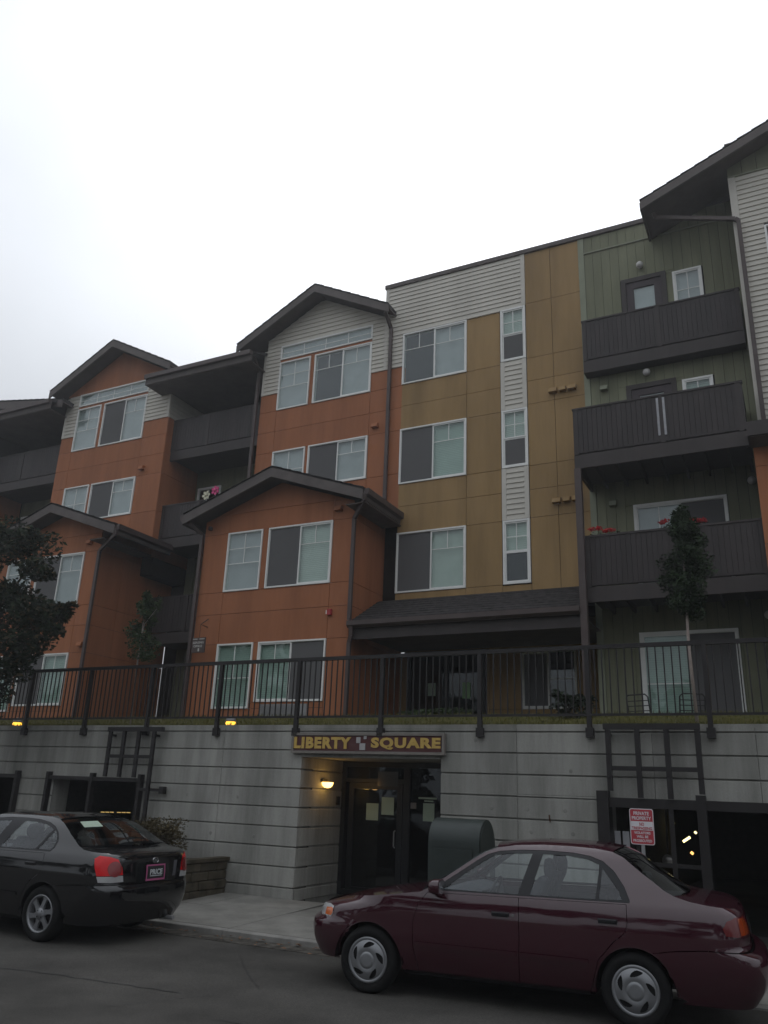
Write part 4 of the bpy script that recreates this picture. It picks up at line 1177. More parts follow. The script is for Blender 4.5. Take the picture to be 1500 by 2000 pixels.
def shrub(x, y, rad, n, m, lab, cat='shrub', stems=8, size=.05, group=None, z=None, seed=1, up=.1):
    rr_ = random.Random(seed)
    z = lz(x, y) if z is None else z
    t = thing('shrub', lab, cat, (x, y, z), group)
    st, lv = MB(), MB()
    for k in range(stems):
        a = rr_.uniform(0, 6.28); d = rr_.uniform(.2, .95)
        e = (x + rad[0] * d * math.cos(a), y + rad[1] * d * math.sin(a), z + rad[2] * rr_.uniform(1.2, 2.1))
        mdl = ((x + e[0]) / 2 + rr_.uniform(-.05, .05), (y + e[1]) / 2, z + (e[2] - z) * .55)
        st.tube([(x, y, z - .03), mdl, e], [.012, .009, .004], 5)
        blob_leaves(lv, e, (rad[0] * .30, rad[1] * .30, rad[2] * .35), n // (stems * 2), size, rr_)
    blob_leaves(lv, (x, y, z + rad[2] * .95), rad, n // 2, size, rr_)
    part('stems', st, BARK, t)
    part('foliage', lv, m, t, kind='stuff', recalc=False)
    return t
shrub(-3.55, 14.2, (.40, .35, .20), 700, LEAFDARK, 'low dark spreading shrub before the ground floor window at the post', seed=5)
shrub(-6.9, 16.0, (.85, .25, .10), 900, LEAFYOUNG, 'low ragged strip of light green plants before the upper entry', seed=6, stems=14)

# ================================================================== PLANTER with rusty bush, left
plt = thing('planter', 'brown block planter on the pavement behind the black sedan', 'planter', (-10.4, 11.2, .1))
part('soil', MB().box(-11.9, -9.08, 10.5, 12.12, .1, .62), mat('soil', (.05, .04, .03), .95), plt)
rb = random.Random(4)
for row in range(4):
    z0 = .085 + row * .14
    for k in range(5):
        ya = 10.38 + (k - (row % 2) * .5) * .42; yb_ = min(ya + .41, 12.13); ya = max(ya, 10.38)
        if yb_ - ya > .06:
            bevel(part('block', MB().box(-9.08, -8.96 + rb.uniform(-.008, .008), ya, yb_, z0, z0 + .134), BLOCK, plt), .015, 1)
    for k in range(8):
        xa = -11.9 + (k - (row % 2) * .5) * .42; xb = min(xa + .41, -9.09); xa = max(xa, -11.9)
        if xb - xa > .06:
            bevel(part('block', MB().box(xa, xb, 10.37 + rb.uniform(-.008, .008), 10.49, z0, z0 + .134), BLOCK, plt), .015, 1)
part('cap_course', MB().box(-9.11, -8.93, 10.35, 12.135, .646, .70).box(-11.9, -9.111, 10.35, 10.52, .646, .70), BLOCK, plt)
shrub(-9.85, 11.25, (.62, .5, .29), 5600, LEAFRUST, 'rusty brown leggy bush growing in the block planter', 'bush', stems=40, size=.026, z=.62, seed=9)

# ================================================================== TREES
def tree(name, lab, base, trunk, clumps, m, size, bark, seed, limbs=None, m2=None, group=None):
    rr_ = random.Random(seed)
    t = thing(name, lab, 'tree', base, group)
    tr = MB()
    tr.tube([p for p, r_ in trunk], [r_ for p, r_ in trunk], 9)
    part('trunk', tr, bark, t, smooth=True)
    if limbs:
        lb = MB()
        for (a, b, r_) in limbs:
            a, b = Vector(a), Vector(b)
            mid = (a + b) / 2 + Vector((rr_.uniform(-.1, .1), rr_.uniform(-.1, .1), .08))
            lb.tube([a, mid, b], [r_, r_ * .7, r_ * .3], 6)
        part('limbs', lb, bark, t, smooth=True)
    lv, lv2 = MB(), MB()
    for (c, rad, n) in clumps:
        blob_leaves(lv, c, rad, n, size, rr_)
        if m2: blob_leaves(lv2, c, rad, n // 5, size, rr_)
    part('crown', lv, m, t, kind='stuff', recalc=False)
    if m2: part('crown', lv2, m2, t, kind='stuff', recalc=False)
    return t
rt = random.Random(21)
# young tree at the right, in front of the green wall
bx_, by_ = -1.50, 13.5
bz_ = lz(bx_, by_)
cl = []
for k in range(26):
    h = k / 25
    w = .40 * math.sin(math.pi * min(1, h * .86 + .10)) ** .8 * (1.05 - .45 * h)
    a = rt.uniform(0, 6.28)
    cl.append(((bx_ + .05 + w * .6 * math.cos(a), by_ + w * .6 * math.sin(a), 4.72 + 1.62 * h), (.11 + w * .46, .11 + w * .46, .17), 300))
tree('young_tree', 'slender young dark green tree in front of the sage green balconies', (bx_, by_, bz_), [((bx_ + .02, by_, bz_ - .1), .028), ((bx_ - .01, by_, 4.2), .024), ((bx_ + .02, by_, 5.3), .016), ((bx_ + .05, by_, 6.2), .006)], cl, LEAF, .034, STAKE, 31, m2=LEAFDARK)
# sapling at the left
bx_, by_ = -12.87, 13.5
bz_ = lz(bx_, by_)
cl = []
for k in range(18):
    h = k / 17
    w = .40 * (1 - h) ** .7 + .06
    a = rt.uniform(0, 6.28)
    cl.append(((bx_ + w * .62 * math.cos(a), by_ + w * .6 * math.sin(a), 4.42 + 1.35 * h), (.08 + w * .38, .08 + w * .38, .14), 170))
cl.append(((bx_ + .38, by_, 5.55), (.10, .1, .22), 110))
tree('sapling', 'thin sapling with light green leaves beside the orange bay at left', (bx_, by_, bz_), [((bx_ + .03, by_, bz_ - .1), .020), ((bx_, by_, 4.3), .016), ((bx_ + .02, by_, 5.7), .005)], cl, LEAFYOUNG, .036, STAKE, 32, limbs=[((bx_, by_, 4.6), (bx_ + .38, by_, 5.5), .008)], m2=LEAF)
# big maple at the left edge
bx_, by_ = -15.6, 11.2
cl = []
rm = random.Random(77)
def mp(x, y, z, r_, n): cl.append(((x, y, z), (r_ * 1.2, r_ * 1.05, r_ * .8), int(n * 1.9)))
for k in range(34):
    z = rm.uniform(4.3, 6.9)
    lim = -14.15 - max(0, z - 6.0) * .5 + .2 * math.sin(z * 2.1)
    mp(rm.uniform(-17.5, lim), by_ + rm.uniform(-1.0, .7), z, rm.uniform(.35, .6), 260)
for (x, y, z, r_, n) in ((-13.75, 10.9, 6.45, .30, 170), (-13.35, 10.8, 5.75, .30, 180), (-12.95, 10.8, 5.6, .18, 70), (-13.1, 10.8, 4.85, .45, 380), (-12.65, 10.8, 4.78, .34, 260), (-12.35, 10.8, 4.85, .20, 90), (-12.12, 10.8, 4.95, .10, 26), (-12.55, 10.8, 4.5, .24, 130), (-13.2, 10.8, 4.25, .4, 260), (-13.5, 10.8, 3.75, .38, 240), (-13.35, 10.8, 4.0, .32, 180), (-13.75, 10.8, 3.3, .3, 150), (-14.1, 10.9, 3.0, .3, 120), (-14.0, 10.9, 6.2, .40, 220), (-14.0, 10.9, 5.3, .45, 280)):
    mp(x, y, z, r_, n)
tree('maple_tree', 'large dark maple tree cut off by the left edge, overhanging the railing', (bx_, by_, .1), [((bx_, by_, 0), .17), ((bx_ + .05, by_, 2.0), .14), ((bx_ + .1, by_ - .05, 4.0), .11), ((bx_ + .1, by_, 6.0), .04)], cl, LEAFDARK, .060, BARK, 33,
     limbs=[((bx_ + .08, by_, 3.2), (-13.2, 10.8, 4.9), .05), ((bx_ + .1, by_, 3.6), (-12.6, 10.8, 4.8), .035), ((bx_ + .1, by_, 4.4), (-13.2, 10.9, 6.3), .04), ((bx_, by_, 4.0), (-17.2, 11, 6), .05), ((bx_, by_, 2.8), (-13.7, 10.8, 3.5), .03)], m2=LEAFRUST)

# tree belt across the street (seen mirrored in paint and glass)
tb = MB(); rb_ = random.Random(5)
for k in range(300):
    x = rb_.uniform(-70, 50); d = rb_.random()
    top = 8.0 + 2.6 * noise.noise(Vector((x * .13, 3.1, 0))) + 1.2 * noise.noise(Vector((x * .5, 8.1, 0)))
    z = top * (1 - .85 * d * d) - .5
    r_ = rb_.uniform(.9, 1.9)
    blob_leaves(tb, (x, -19 + rb_.uniform(-2, 2), max(z, .6)), (r_, r_, r_ * .8), 150, .42, rb_)
part('tree_belt', tb, LEAFDARK, kind='stuff', recalc=False)

# fallen leaves in the gutter
fl3 = MB(); rf_ = random.Random(8)
for k in range(46):
    x, y = rf_.uniform(-8.2, -5.0), 9.46 - abs(rf_.gauss(0, .22))
    z = .03 + max(0, .0); a = rf_.uniform(0, 6.28); s = rf_.uniform(.018, .045)
    fl3.add([(x + s * math.cos(a), y + s * math.sin(a), z), (x - s * .6 * math.sin(a), y + s * .6 * math.cos(a), z + .012), (x - s * math.cos(a), y - s * math.sin(a), z + .004), (x + s * .6 * math.sin(a), y - s * .6 * math.cos(a), z + .008)], [(0, 1, 2, 3)])
part('fallen_leaves', fl3, mat('dead_leaf', (.20, .10, .05), .8, .4, 30), kind='stuff', recalc=False)
# ================================================================== HAZE: thin volume over the whole street, added to lift the blacks
hz_ = bpy.data.materials.new('veil_haze')
hz_.use_nodes = True
hn, hl = hz_.node_tree.nodes, hz_.node_tree.links
hn.clear()
ho = hn.new('ShaderNodeOutputMaterial'); hv = hn.new('ShaderNodeVolumePrincipled')
hv.inputs['Color'].default_value = (.93, .96, 1, 1)
hv.inputs['Density'].default_value = HAZE_DENSITY
hv.inputs['Anisotropy'].default_value = .45
hl.new(hv.outputs[0], ho.inputs['Volume'])
part('haze', MB().box(-420, 420, -420, 420, -2.3, 19.0), hz_, kind='stuff')
#CARS#
# ================================================================== CARS
def pchip(pts):
    xs = [p[0] for p in pts]; ys = [p[1] for p in pts]; n = len(xs)
    h = [xs[i + 1] - xs[i] for i in range(n - 1)]; d = [(ys[i + 1] - ys[i]) / h[i] for i in range(n - 1)]
    m = [d[0]] + [0 if d[i - 1] * d[i] <= 0 else 2 * d[i - 1] * d[i] / (d[i - 1] + d[i]) for i in range(1, n - 1)] + [d[-1]]
    def f(x):
        if x <= xs[0]: return ys[0]
        if x >= xs[-1]: return ys[-1]
        i = 0
        while x > xs[i + 1]: i += 1
        t = (x - xs[i]) / h[i]
        return (2 * t ** 3 - 3 * t * t + 1) * ys[i] + (t ** 3 - 2 * t * t + t) * h[i] * m[i] + (-2 * t ** 3 + 3 * t * t) * ys[i + 1] + (t ** 3 - t * t) * h[i] * m[i + 1]
    return f
def arc(cx, cz, r, a0, a1, n=14):
    return [(cx + r * math.cos(R(a0 + (a1 - a0) * k / n)), cz + r * math.sin(R(a0 + (a1 - a0) * k / n))) for k in range(n + 1)]
CARPAINT = {}
def car_paint(name, col, flake):
    m = mat(name, col, .5, .04, 3, .05, coat=1.0)
    m.node_tree.nodes['Principled BSDF'].inputs['Coat IOR'].default_value = 1.75
    m.node_tree.nodes['Principled BSDF'].inputs['Coat Roughness'].default_value = .06
    return m
RUBBER = mat('tyre_rubber', (.009, .009, .009), .85, .1, 20, .2)
ALLOY = mat('wheel_silver', (.25, .255, .265), .38, .05, 8, .5, metal=.55)
ALLOYDARK = mat('wheel_shadow_grey', (.02, .02, .021), .7, .1, 8, .2)
TRIM = mat('black_trim', (.012, .012, .014), .5, .05, 5, .35)
CABIN = mat('cabin_grey', (.055, .056, .062), .85, .1, 8, .15)
UNDER = mat('underbody', (.008, .008, .008), .95, .1, 3, .05)
CARGLASS = glass('car_glass', (.88, .95, .95), .008, 1.5, 1.5)
CARGLASSD = glass('car_rear_glass', (.50, .55, .54), .008, 1.5)
LENSRED = mat('tail_lens_red', (.62, .010, .014), .25, .05, 10, .3, coat=.25)
LENSRED2 = mat('tail_lens_dark_red', (.22, .008, .010), .18, .05, 10, .5, coat=.6)
LENSAMB = mat('lens_amber', (.62, .13, .015), .18, .05, 10, .5, coat=.6)
LENSCLR = mat('lens_clear', (.42, .42, .42), .15, .05, 10, .5, coat=.6)
CHROME = mat('chrome', (.55, .55, .56), .15, .03, 10, .5, metal=.9)

class Car:
    def __init__(s, root, X0, Y0, yaw, spec):
        s.root, s.spec = root, spec
        s.o = Vector((X0, Y0, 0)); s.c, s.s = math.cos(yaw), math.sin(yaw)
        s.W = pchip(spec['W']); s.xf = pchip(spec['front']); s.xr = pchip(spec['rear'])
        s.pf, s.qf, s.pr, s.qr = spec['plan']
        s.f0, s.r0 = spec['zone']
    def w(s, p):                                   # car -> world
        return (s.o.x + p[0] * s.c - p[1] * s.s, s.o.y + p[0] * s.s + p[1] * s.c, p[2])
    def toA(s, x, z):
        if x < s.f0:
            t = min(1, (s.f0 - x) / (s.f0 - s.xf(z)))
            return -2 / math.pi * math.asin(min(1, t ** (s.pf / 2)))
        if x > s.r0:
            t = min(1, (x - s.r0) / (s.xr(z) - s.r0))
            return 1 + 2 / math.pi * math.asin(min(1, t ** (s.pr / 2)))
        return (x - s.f0) / (s.r0 - s.f0)
    def fromA(s, A, z):
        if A < 0:
            a = min(1, -A) * math.pi / 2
            t = math.sin(a) ** (2 / s.pf)
            return s.f0 - t * (s.f0 - s.xf(z)), s.W(z) * max(0, math.cos(a)) ** (2 / s.qf)
        if A > 1:
            a = min(1, A - 1) * math.pi / 2
            t = math.sin(a) ** (2 / s.pr)
            return s.r0 + t * (s.xr(z) - s.r0), s.W(z) * max(0, math.cos(a)) ** (2 / s.qr)
        return s.f0 + A * (s.r0 - s.f0), s.W(z)
    def hw(s, x, z):
        return s.fromA(s.toA(x, z), z)[1]
    def rear_A(s, y, z):
        w_ = min(1, abs(y) / s.W(z))
        return 1 + 2 / math.pi * math.acos(w_ ** (s.qr / 2))
    def skin(s, poly, holes=(), side=-1, off=0.0, dA=.045, dz=.05, rearpoly=False, thick=0.0):
        """map a 2D outline (x, z) with holes on the body side; rearpoly: outline given as (y, z) on the tail"""
        bm = bmesh.new()
        loops = []
        for lp in [poly] + list(holes):
            vs_ = []
            m_ = len(lp)
            for i in range(m_):
                (x0, z0), (x1, z1) = lp[i], lp[(i + 1) % m_]
                n = max(1, int(min(1, math.hypot(x1 - x0, z1 - z0)) / .05))
                def q(x, z):
                    if rearpoly:
                        A = s.rear_A(x, z)
                        return 4 - A if x * side < 0 else A     # unfold past the middle
                    return s.rear_A(x - 100, z) if x > 50 else s.toA(x, z)
                A0, A1 = q(x0, z0), q(x1, z1)
                mixed = max(x0, x1) > 50
                for k in range(n):
                    x, z = x0 + (x1 - x0) * k / n, z0 + (z1 - z0) * k / n
                    A = A0 + (A1 - A0) * k / n if mixed else q(x, z)
                    vs_.append(bm.verts.new((A, z, 0)))
            es = [bm.edges.new((vs_[i], vs_[(i + 1) % len(vs_)])) for i in range(len(vs_))]
            loops += es
        bmesh.ops.triangle_fill(bm, use_beauty=True, use_dissolve=False, edges=loops)
        a0, a1 = min(v.co.x for v in bm.verts), max(v.co.x for v in bm.verts)
        z0, z1 = min(v.co.y for v in bm.verts), max(v.co.y for v in bm.verts)
        k = math.ceil(a0 / dA)
        while k * dA < a1:
            bmesh.ops.bisect_plane(bm, geom=bm.verts[:] + bm.edges[:] + bm.faces[:], plane_co=(k * dA, 0, 0), plane_no=(1, 0, 0)); k += 1
        k = math.ceil(z0 / dz)
        while k * dz < z1:
            bmesh.ops.bisect_plane(bm, geom=bm.verts[:] + bm.edges[:] + bm.faces[:], plane_co=(0, k * dz, 0), plane_no=(0, 1, 0)); k += 1
        bmesh.ops.remove_doubles(bm, verts=bm.verts[:], dist=4e-4)
        bmesh.ops.dissolve_degenerate(bm, edges=bm.edges[:], dist=2e-4)
        bmesh.ops.triangulate(bm, faces=[f for f in bm.faces if len(f.verts) > 4])
        bm.verts.ensure_lookup_table(); bm.verts.index_update()
        vv, ns = [], []
        for v in bm.verts:
            A, z = v.co.x, v.co.y
            sgn = side
            if A > 2: A, sgn = 4 - A, -side
            x, y = s.fromA(A, z)
            if off:
                e = 1e-3
                xa, ya = s.fromA(A + e, z); xb, yb = s.fromA(A - e, z)
                tx, ty = xa - xb, ya - yb
                L = math.hypot(tx, ty) or 1
                nx, ny = -ty / L, tx / L
                if A < 0 and False: pass
                x, y = x + nx * off, y + ny * off
            vv.append(s.w((x, sgn * y, z)))
            Ac, e = min(max(A, -.985), 1.985), 2e-3
            xa, ya = s.fromA(Ac + e, z); xb, yb = s.fromA(Ac - e, z)
            xc, yc = s.fromA(Ac, z + .012); xd, yd = s.fromA(Ac, z - .012)
            n = Vector((xa - xb, ya - yb, 0)).cross(Vector((xc - xd, yc - yd, .024)))
            if n.y < 0 and abs(n.y) > abs(n.x): n = -n
            elif abs(n.x) >= abs(n.y) and (n.x > 0) != (A > .5): n = -n
            n.normalize()
            ns.append(Vector((n.x * s.c - sgn * n.y * s.s, n.x * s.s + sgn * n.y * s.c, n.z)))
        fs = [[v.index for v in f.verts] for f in bm.faces]
        bm.free()
        mb = s.orient(MB().add(vv, fs))
        mb.nrm = ns
        return mb
    def orient(s, mb):
        """every face of an open skin looks away from the middle of the car"""
        for i, f in enumerate(mb.f):
            a, b, c_ = Vector(mb.v[f[0]]), Vector(mb.v[f[1]]), Vector(mb.v[f[2]])
            n = Vector((0, 0, 0))
            ps = [Vector(mb.v[k]) for k in f]
            for k in range(len(ps)):
                n += (ps[k] - ps[0]).cross(ps[(k + 1) % len(ps)] - ps[0])
            m_ = sum(ps, Vector()) / len(ps)
            lx = (m_.x - s.o.x) * s.c + (m_.y - s.o.y) * s.s
            q = Vector(s.w((min(max(lx, .4), 2.3), 0, .55)))
            if n.dot(m_ - q) < 0: mb.f[i] = list(f)[::-1]
        return mb
    def both(s, name, poly, m, holes=(), off=0.0, sides=(-1, 1), parent=None, label=None, smooth=True, **k):
        r_ = None
        for sd in sides:
            o = part(name, s.skin(poly, holes, sd, off, **k), m, parent or s.root, label=label, smooth=smooth, recalc=False)
            r_ = r_ or o
        return r_
    def grid(s, name, fn, nu, nv, m, parent=None, label=None):
        mb = MB()
        for i in range(nu + 1):
            for j in range(nv + 1):
                mb.v.append(s.w(fn(i / nu, j / nv * 2 - 1)))
        for i in range(nu):
            for j in range(nv):
                a = i * (nv + 1) + j
                mb.f.append([a, a + 1, a + nv + 2, a + nv + 1]); mb.m.append(0)
        return part(name, s.orient(mb), m, parent or s.root, smooth=True, label=label, recalc=False)
    def wheel(s, x, side, ycent, rad, rimr, style):
        """tyre with rim; outer face towards side"""
        c = s.w((x, side * ycent, rad))
        def loc(mb):                                # lathe built about y, then turned with the car
            vv = []
            for p in mb.v:
                vv.append(s.w((x + p[0], side * (ycent + p[1]), rad + p[2])))
            mb.v = vv
            return mb
        hwid = .095
        prof = [(rimr, hwid - .012), (rimr + .012, hwid), (rimr + .05, hwid + .010), (rad - .03, hwid + .004), (rad - .008, hwid - .018), (rad, hwid - .05), (rad, -hwid + .05), (rad - .008, -hwid + .018), (rimr, -hwid)]
        w_ = part('wheel', loc(MB().lathe(prof, 48, axis='y')), RUBBER, s.root, smooth=True)
        y0 = hwid - .008
        if style == 'cap':
            prof = [(rimr + .006, y0 - .012), (rimr + .004, y0 + .004), (rimr - .008, y0 + .012), (rimr - .022, y0 + .004), (rimr - .03, y0 - .002)]
            part('rim_ring', loc(MB().lathe(prof, 48, axis='y')), ALLOY, w_, smooth=True)
            # swirl cover: a dome with five slots left open
            mb = MB(); N = 200; rings = [(.0, .030), (.045, .030), (.068, .029), (.072, .024), (.078, .027), (.100, .027)] + [(.104 + .004 * q, .027 - .020 * (q / 15) ** 1.5) for q in range(16)] + [(rimr - .022, .002)]
            for r_, h in rings:
                for k in range(N):
                    a = 2 * math.pi * k / N
                    mb.v.append((r_ * math.cos(a), y0 + h, r_ * math.sin(a)))
            for i in range(len(rings) - 1):
                for k in range(N):
                    r_m = (rings[i][0] + rings[i + 1][0]) / 2
                    ang = (360 * (k + .5) / N)
                    rr_ = (r_m - .108) / .054                        # slots sweep with the radius
                    ph = ((ang + 26 * rr_) % 72 - 10) / 34
                    slot = 0 < rr_ < 1 and abs(ph - .5) < .5 * (max(0, 1 - (2 * rr_ - 1) ** 4)) ** .5 * (1.05 - .25 * rr_)
                    if not slot:
                        mb.f.append([i * N + k, i * N + (k + 1) % N, (i + 1) * N + (k + 1) % N, (i + 1) * N + k]); mb.m.append(0)
            part('hub_cap', loc(mb), ALLOY, w_, smooth=True)
            part('cap_back', loc(MB().lathe([(0, y0 - .012), (rimr - .02, y0 - .012)], 32, axis='y')), ALLOYDARK, w_)
        else:
            prof = [(rimr + .006, y0 - .012), (rimr + .004, y0 + .006), (rimr - .010, y0 + .008), (rimr - .020, y0 - .006), (rimr - .03, y0 - .05), (rimr - .04, -.05)]
            part('rim_ring', loc(MB().lathe(prof, 48, axis='y')), ALLOY, w_, smooth=True)
            for k in range(6):
                a = R(60 * k + 14); c_, s_ = math.cos(a), math.sin(a)
                pl = [(.0, -.030), (.05, -.036), (.10, -.022), (rimr - .05, -.030), (rimr - .014, -.052), (rimr - .014, .046), (rimr - .05, .022), (.10, .026), (.05, .036), (.0, .030)]
                mb = MB().prism(pl, lambda u, v, d: (u * c_ - v * s_, y0 - .004 + d - .012 * (u / rimr), u * s_ + v * c_), -.02, .006)
                part('spoke', loc(mb), ALLOY, w_)
            part('hub', loc(MB().lathe([(0, y0 + .008), (.024, y0 + .008), (.030, y0 + .004), (.062, y0 + .003), (.066, y0 - .01)], 24, axis='y')), ALLOY, w_, smooth=True)
            for k in range(4):
                a = R(90 * k + 45)
                part('wheel_nut', loc(MB().lathe([(0, y0 + .0045), (.009, y0 + .0045)], 10, (.047 * math.cos(a), 0, .047 * math.sin(a)), 'y')), ALLOYDARK, w_)
            part('brake_disc', loc(MB().lathe([(0, y0 - .07), (rimr - .03, y0 - .07)], 32, axis='y')), ALLOYDARK, w_)
        return w_

def sedan(root, X0, Y0, yaw, sp):
    c = Car(root, X0, Y0, yaw, sp)
    paint, wb = sp['paint'], sp['wb']
    ra, hz = sp['arch_r'], sp['hub_z']
    # --- side of the body: lower outline with wheel arches, upper outline along fender, pillars, roof, boot
    bump_f, bump_r = sp['bumper_f'], sp['bumper_r']
    low = sp['sill']
    up = sp['upper']                       # from nose to tail along the top of the side
    a_ = math.degrees(math.asin((low - hz) / ra))
    front_arch = arc(0, hz, ra, 180 - a_ if False else 180 + (-a_), a_, 18)
    rear_arch = arc(wb, hz, ra, 180 - a_, a_, 18)
    outline = [(bump_f[0], bump_f[1])]
    outline = list(sp['nose']) + list(up) + list(sp['tail'])
    bottom = [(wb + ra + .001, sp['rear_low'])]
    # bottom edge, tail to nose
    bot = [p for p in reversed(arc(wb, hz, ra, 180 - a_, sp['arch_end_r'], 18))] + [p for p in reversed(arc(0, hz, ra, sp['arch_end_f'], a_, 18))]
    poly = outline + bot
    g = .004
    doors = sp['doors']
    dholes = sp['door_hole']
    c.both('body_side', poly, paint, holes=[dholes, sp['dlo']])
    for nm, pl in doors:
        d = None
        for sd in (-1, 1):
            d = part(nm, c.skin(pl, (), sd), paint, root, smooth=True, recalc=False)
            hp = sp['handles'][nm]
            x, z = hp
            y = sd * (c.W(z))
            part('door_handle', MB().add([c.w(p) for p in ((x - .085, y - sd * .004, z - .022), (x + .085, y - sd * .004, z - .022), (x + .085, y - sd * .004, z + .022), (x - .085, y - sd * .004, z + .022), (x - .075, y + sd * .022, z - .010), (x + .075, y + sd * .022, z - .010), (x + .075, y + sd * .024, z + .012), (x - .075, y + sd * .024, z + .012))],
                 [(0, 1, 2, 3), (4, 7, 6, 5), (0, 4, 5, 1), (1, 5, 6, 2), (2, 6, 7, 3), (3, 7, 4, 0)]), TRIM, d)
            if 'mould' in sp:
                z0, z1 = sp['mould']
                xa, xb = min(p[0] for p in pl if p[1] < .55) + .01, max(p[0] for p in pl if p[1] < .55) - .01
                xb = min(xb, sp['mould_end'])
                part('side_moulding', c.skin([(xa, z0), (xb, z0), (xb, z1), (xa, z1)], (), sd, .012), paint, d, smooth=True, recalc=False)
    # bumpers
    c.both('front_bumper', bump_f_poly(sp, ra, hz), paint)
    c.both('rear_bumper', bump_r_poly(sp, ra, hz), paint)
    # windows: black frame strip, panes
    c.both('window_surround', sp['dlo'], TRIM, holes=sp['panes'], off=-.004)
    for sd in (-1, 1):
        for pn in sp['panes']:
            part('side_window', c.skin(pn, (), sd, -.010), CARGLASS, root, smooth=True, recalc=False)
    # --- top skins
    upf = pchip([(x, z) for x, z in sp['crest_f']])
    def hood(u, v):
        x0 = sp['crest_f'][0][0]; x1 = sp['cowl'] - .13 * (1 - v * v)
        x = x0 + (x1 - x0) * u
        z = upf(x)
        y = v * (c.hw(x, z) - .001)
        return (x, y, z + sp['crown'][0] * (1 - v * v) * min(1, u * 3))
    c.grid('bonnet', hood, 26, 18, paint)
    wsf = pchip([(x, z) for x, z in sp['apillar']])
    ax0, ax1 = sp['apillar'][0][0], sp['apillar'][-1][0]
    def ws(u, v):
        x = ax0 + (ax1 - ax0) * u; z = wsf(x)
        return (x - .13 * (1 - v * v) * (1 - .55 * u), v * (c.hw(x, z) - .002), z + .012 * (1 - v * v))
    c.grid('windscreen', ws, 12, 16, CARGLASS)
    rff = pchip(sp['roof'])
    rx0, rx1 = sp['roof'][0][0], sp['roof'][-1][0]
    def roof(u, v):
        b = (1 - v * v)
        x = rx0 - .06 * b + (rx1 + .07 * b - rx0 + .06 * b) * u
        xx = min(max(x, rx0), rx1)
        z = rff(xx)
        return (x, v * (c.hw(xx, z) - .001), z + .036 * (1 - v ** 4))
    c.grid('roof', roof, 20, 16, paint)
    rwf = pchip(sp['rear_screen'])
    bx0, bx1 = sp['rear_screen'][0][0], sp['rear_screen'][-1][0]
    def rs(u, v):
        x = bx0 + (bx1 - bx0) * u; z = rwf(x)
        return (x + .085 * (1 - v * v) * (.8 + .6 * u), v * (c.hw(x, z) - .002), z + .03 * (1 - v * v) * (1 - u * .7))
    c.grid('rear_window', rs, 12, 16, CARGLASSD)
    btf = pchip(sp['boot'])
    tx0, tx1 = sp['boot'][0][0], sp['boot'][-1][0]
    def boot(u, v):
        b = 1 - v * v
        x0 = tx0 + .085 * 1.4 * b
        x = x0 + (tx1 - x0) * (1 - (1 - u) ** 1.6)
        z = btf(x)
        zz = z + sp['crown'][1] * b * (1 - u ** 3) + sp.get('lip', 0) * (1 - v ** 6) * max(0, 1 - abs(u - .9) / .12)
        return (x, v * (c.hw(x, z) - .001), zz)
    c.grid('boot_lid', boot, 26, 20, paint)
    # --- dark inner core and wheel wells so that gaps read dark
    core = MB()
    w_ = .66
    for (x0, x1, z0, z1) in ((ra + .02, wb - ra - .02, .20, .60), (-.45, -ra - .02, .30, .56), (wb + ra + .02, sp['zone'][1] + .25, .30, .62), (-.40, wb + .6, .56, .64)):
        core.add([c.w(p) for p in ((x0, -w_, z0), (x1, -w_, z0), (x1, w_, z0), (x0, w_, z0), (x0, -w_, z1), (x1, -w_, z1), (x1, w_, z1), (x0, w_, z1))],
                 [(0, 3, 2, 1), (4, 5, 6, 7), (0, 1, 5, 4), (1, 2, 6, 5), (2, 3, 7, 6), (3, 0, 4, 7)])
    for sd in (-1, 1):
        x0, x1, y0, y1, z0, z1 = ra + .03, wb - ra - .06, sd * .68, sd * .76, .21, .88
        core.add([c.w(p) for p in ((x0, y0, z0), (x1, y0, z0), (x1, y1, z0), (x0, y1, z0), (x0, y0, z1), (x1, y0, z1), (x1, y1, z1), (x0, y1, z1))], [(0, 3, 2, 1), (4, 5, 6, 7), (0, 1, 5, 4), (1, 2, 6, 5), (2, 3, 7, 6), (3, 0, 4, 7)])
    part('underbody', core, UNDER, root)
    for x in (0, wb):
        for sd in (-1, 1):
            mb = MB(); pr = arc(x, hz, ra + .012, 182, -2, 20)
            for (px, pz) in pr:
                for y in (c.W(.5) - .025, .50):
                    mb.v.append(c.w((px, sd * y, pz)))
            for i in range(len(pr) - 1):
                mb.f.append([2 * i, 2 * i + 1, 2 * i + 3, 2 * i + 2]); mb.m.append(0)
            mb.add([c.w((px, sd * .50, pz)) for (px, pz) in pr], [tuple(range(len(pr)))])
            part('wheel_well', mb, UNDER, root)
            # rolled arch lip
            lp = MB(); pr = arc(x, hz, ra, 176, 4, 20)
            lp.tube([c.w((px, sd * (c.hw(px, max(pz, .3)) - .004), pz)) for px, pz in pr], .005, 6)
            part('arch_lip', lp, paint, root, smooth=True)
    for x in (0, wb):
        for sd in (-1, 1):
            c.wheel(x, sd, sp['track'], sp['tyre_r'], sp['rim_r'], sp['wheel'])
    # --- cabin
    cab = part('cabin_floor', MB().add([c.w(p) for p in ((.5, -.68, .62), (wb + .45, -.68, .66), (wb + .45, .68, .66), (.5, .68, .62))], [(0, 1, 2, 3)]), CABIN, root)
    def seat(x, y, lean, wd, name='seat'):
        mb = MB()
        pl = [(0, .60), (.10, .62), (.10 + lean * .30, .95), (.13 + lean * .42, 1.10), (.05 + lean * .42, 1.12), (-.03 + lean * .28, .95), (-.06, .66)]
        mb.prism(pl, lambda u, v, d: c.w((x + u, y + d, v)), -wd, wd)
        o = bevel(part(name, mb, CABIN, root), .03, 3); auto_smooth(o, 50)
        return o, x + .10 + lean * .44
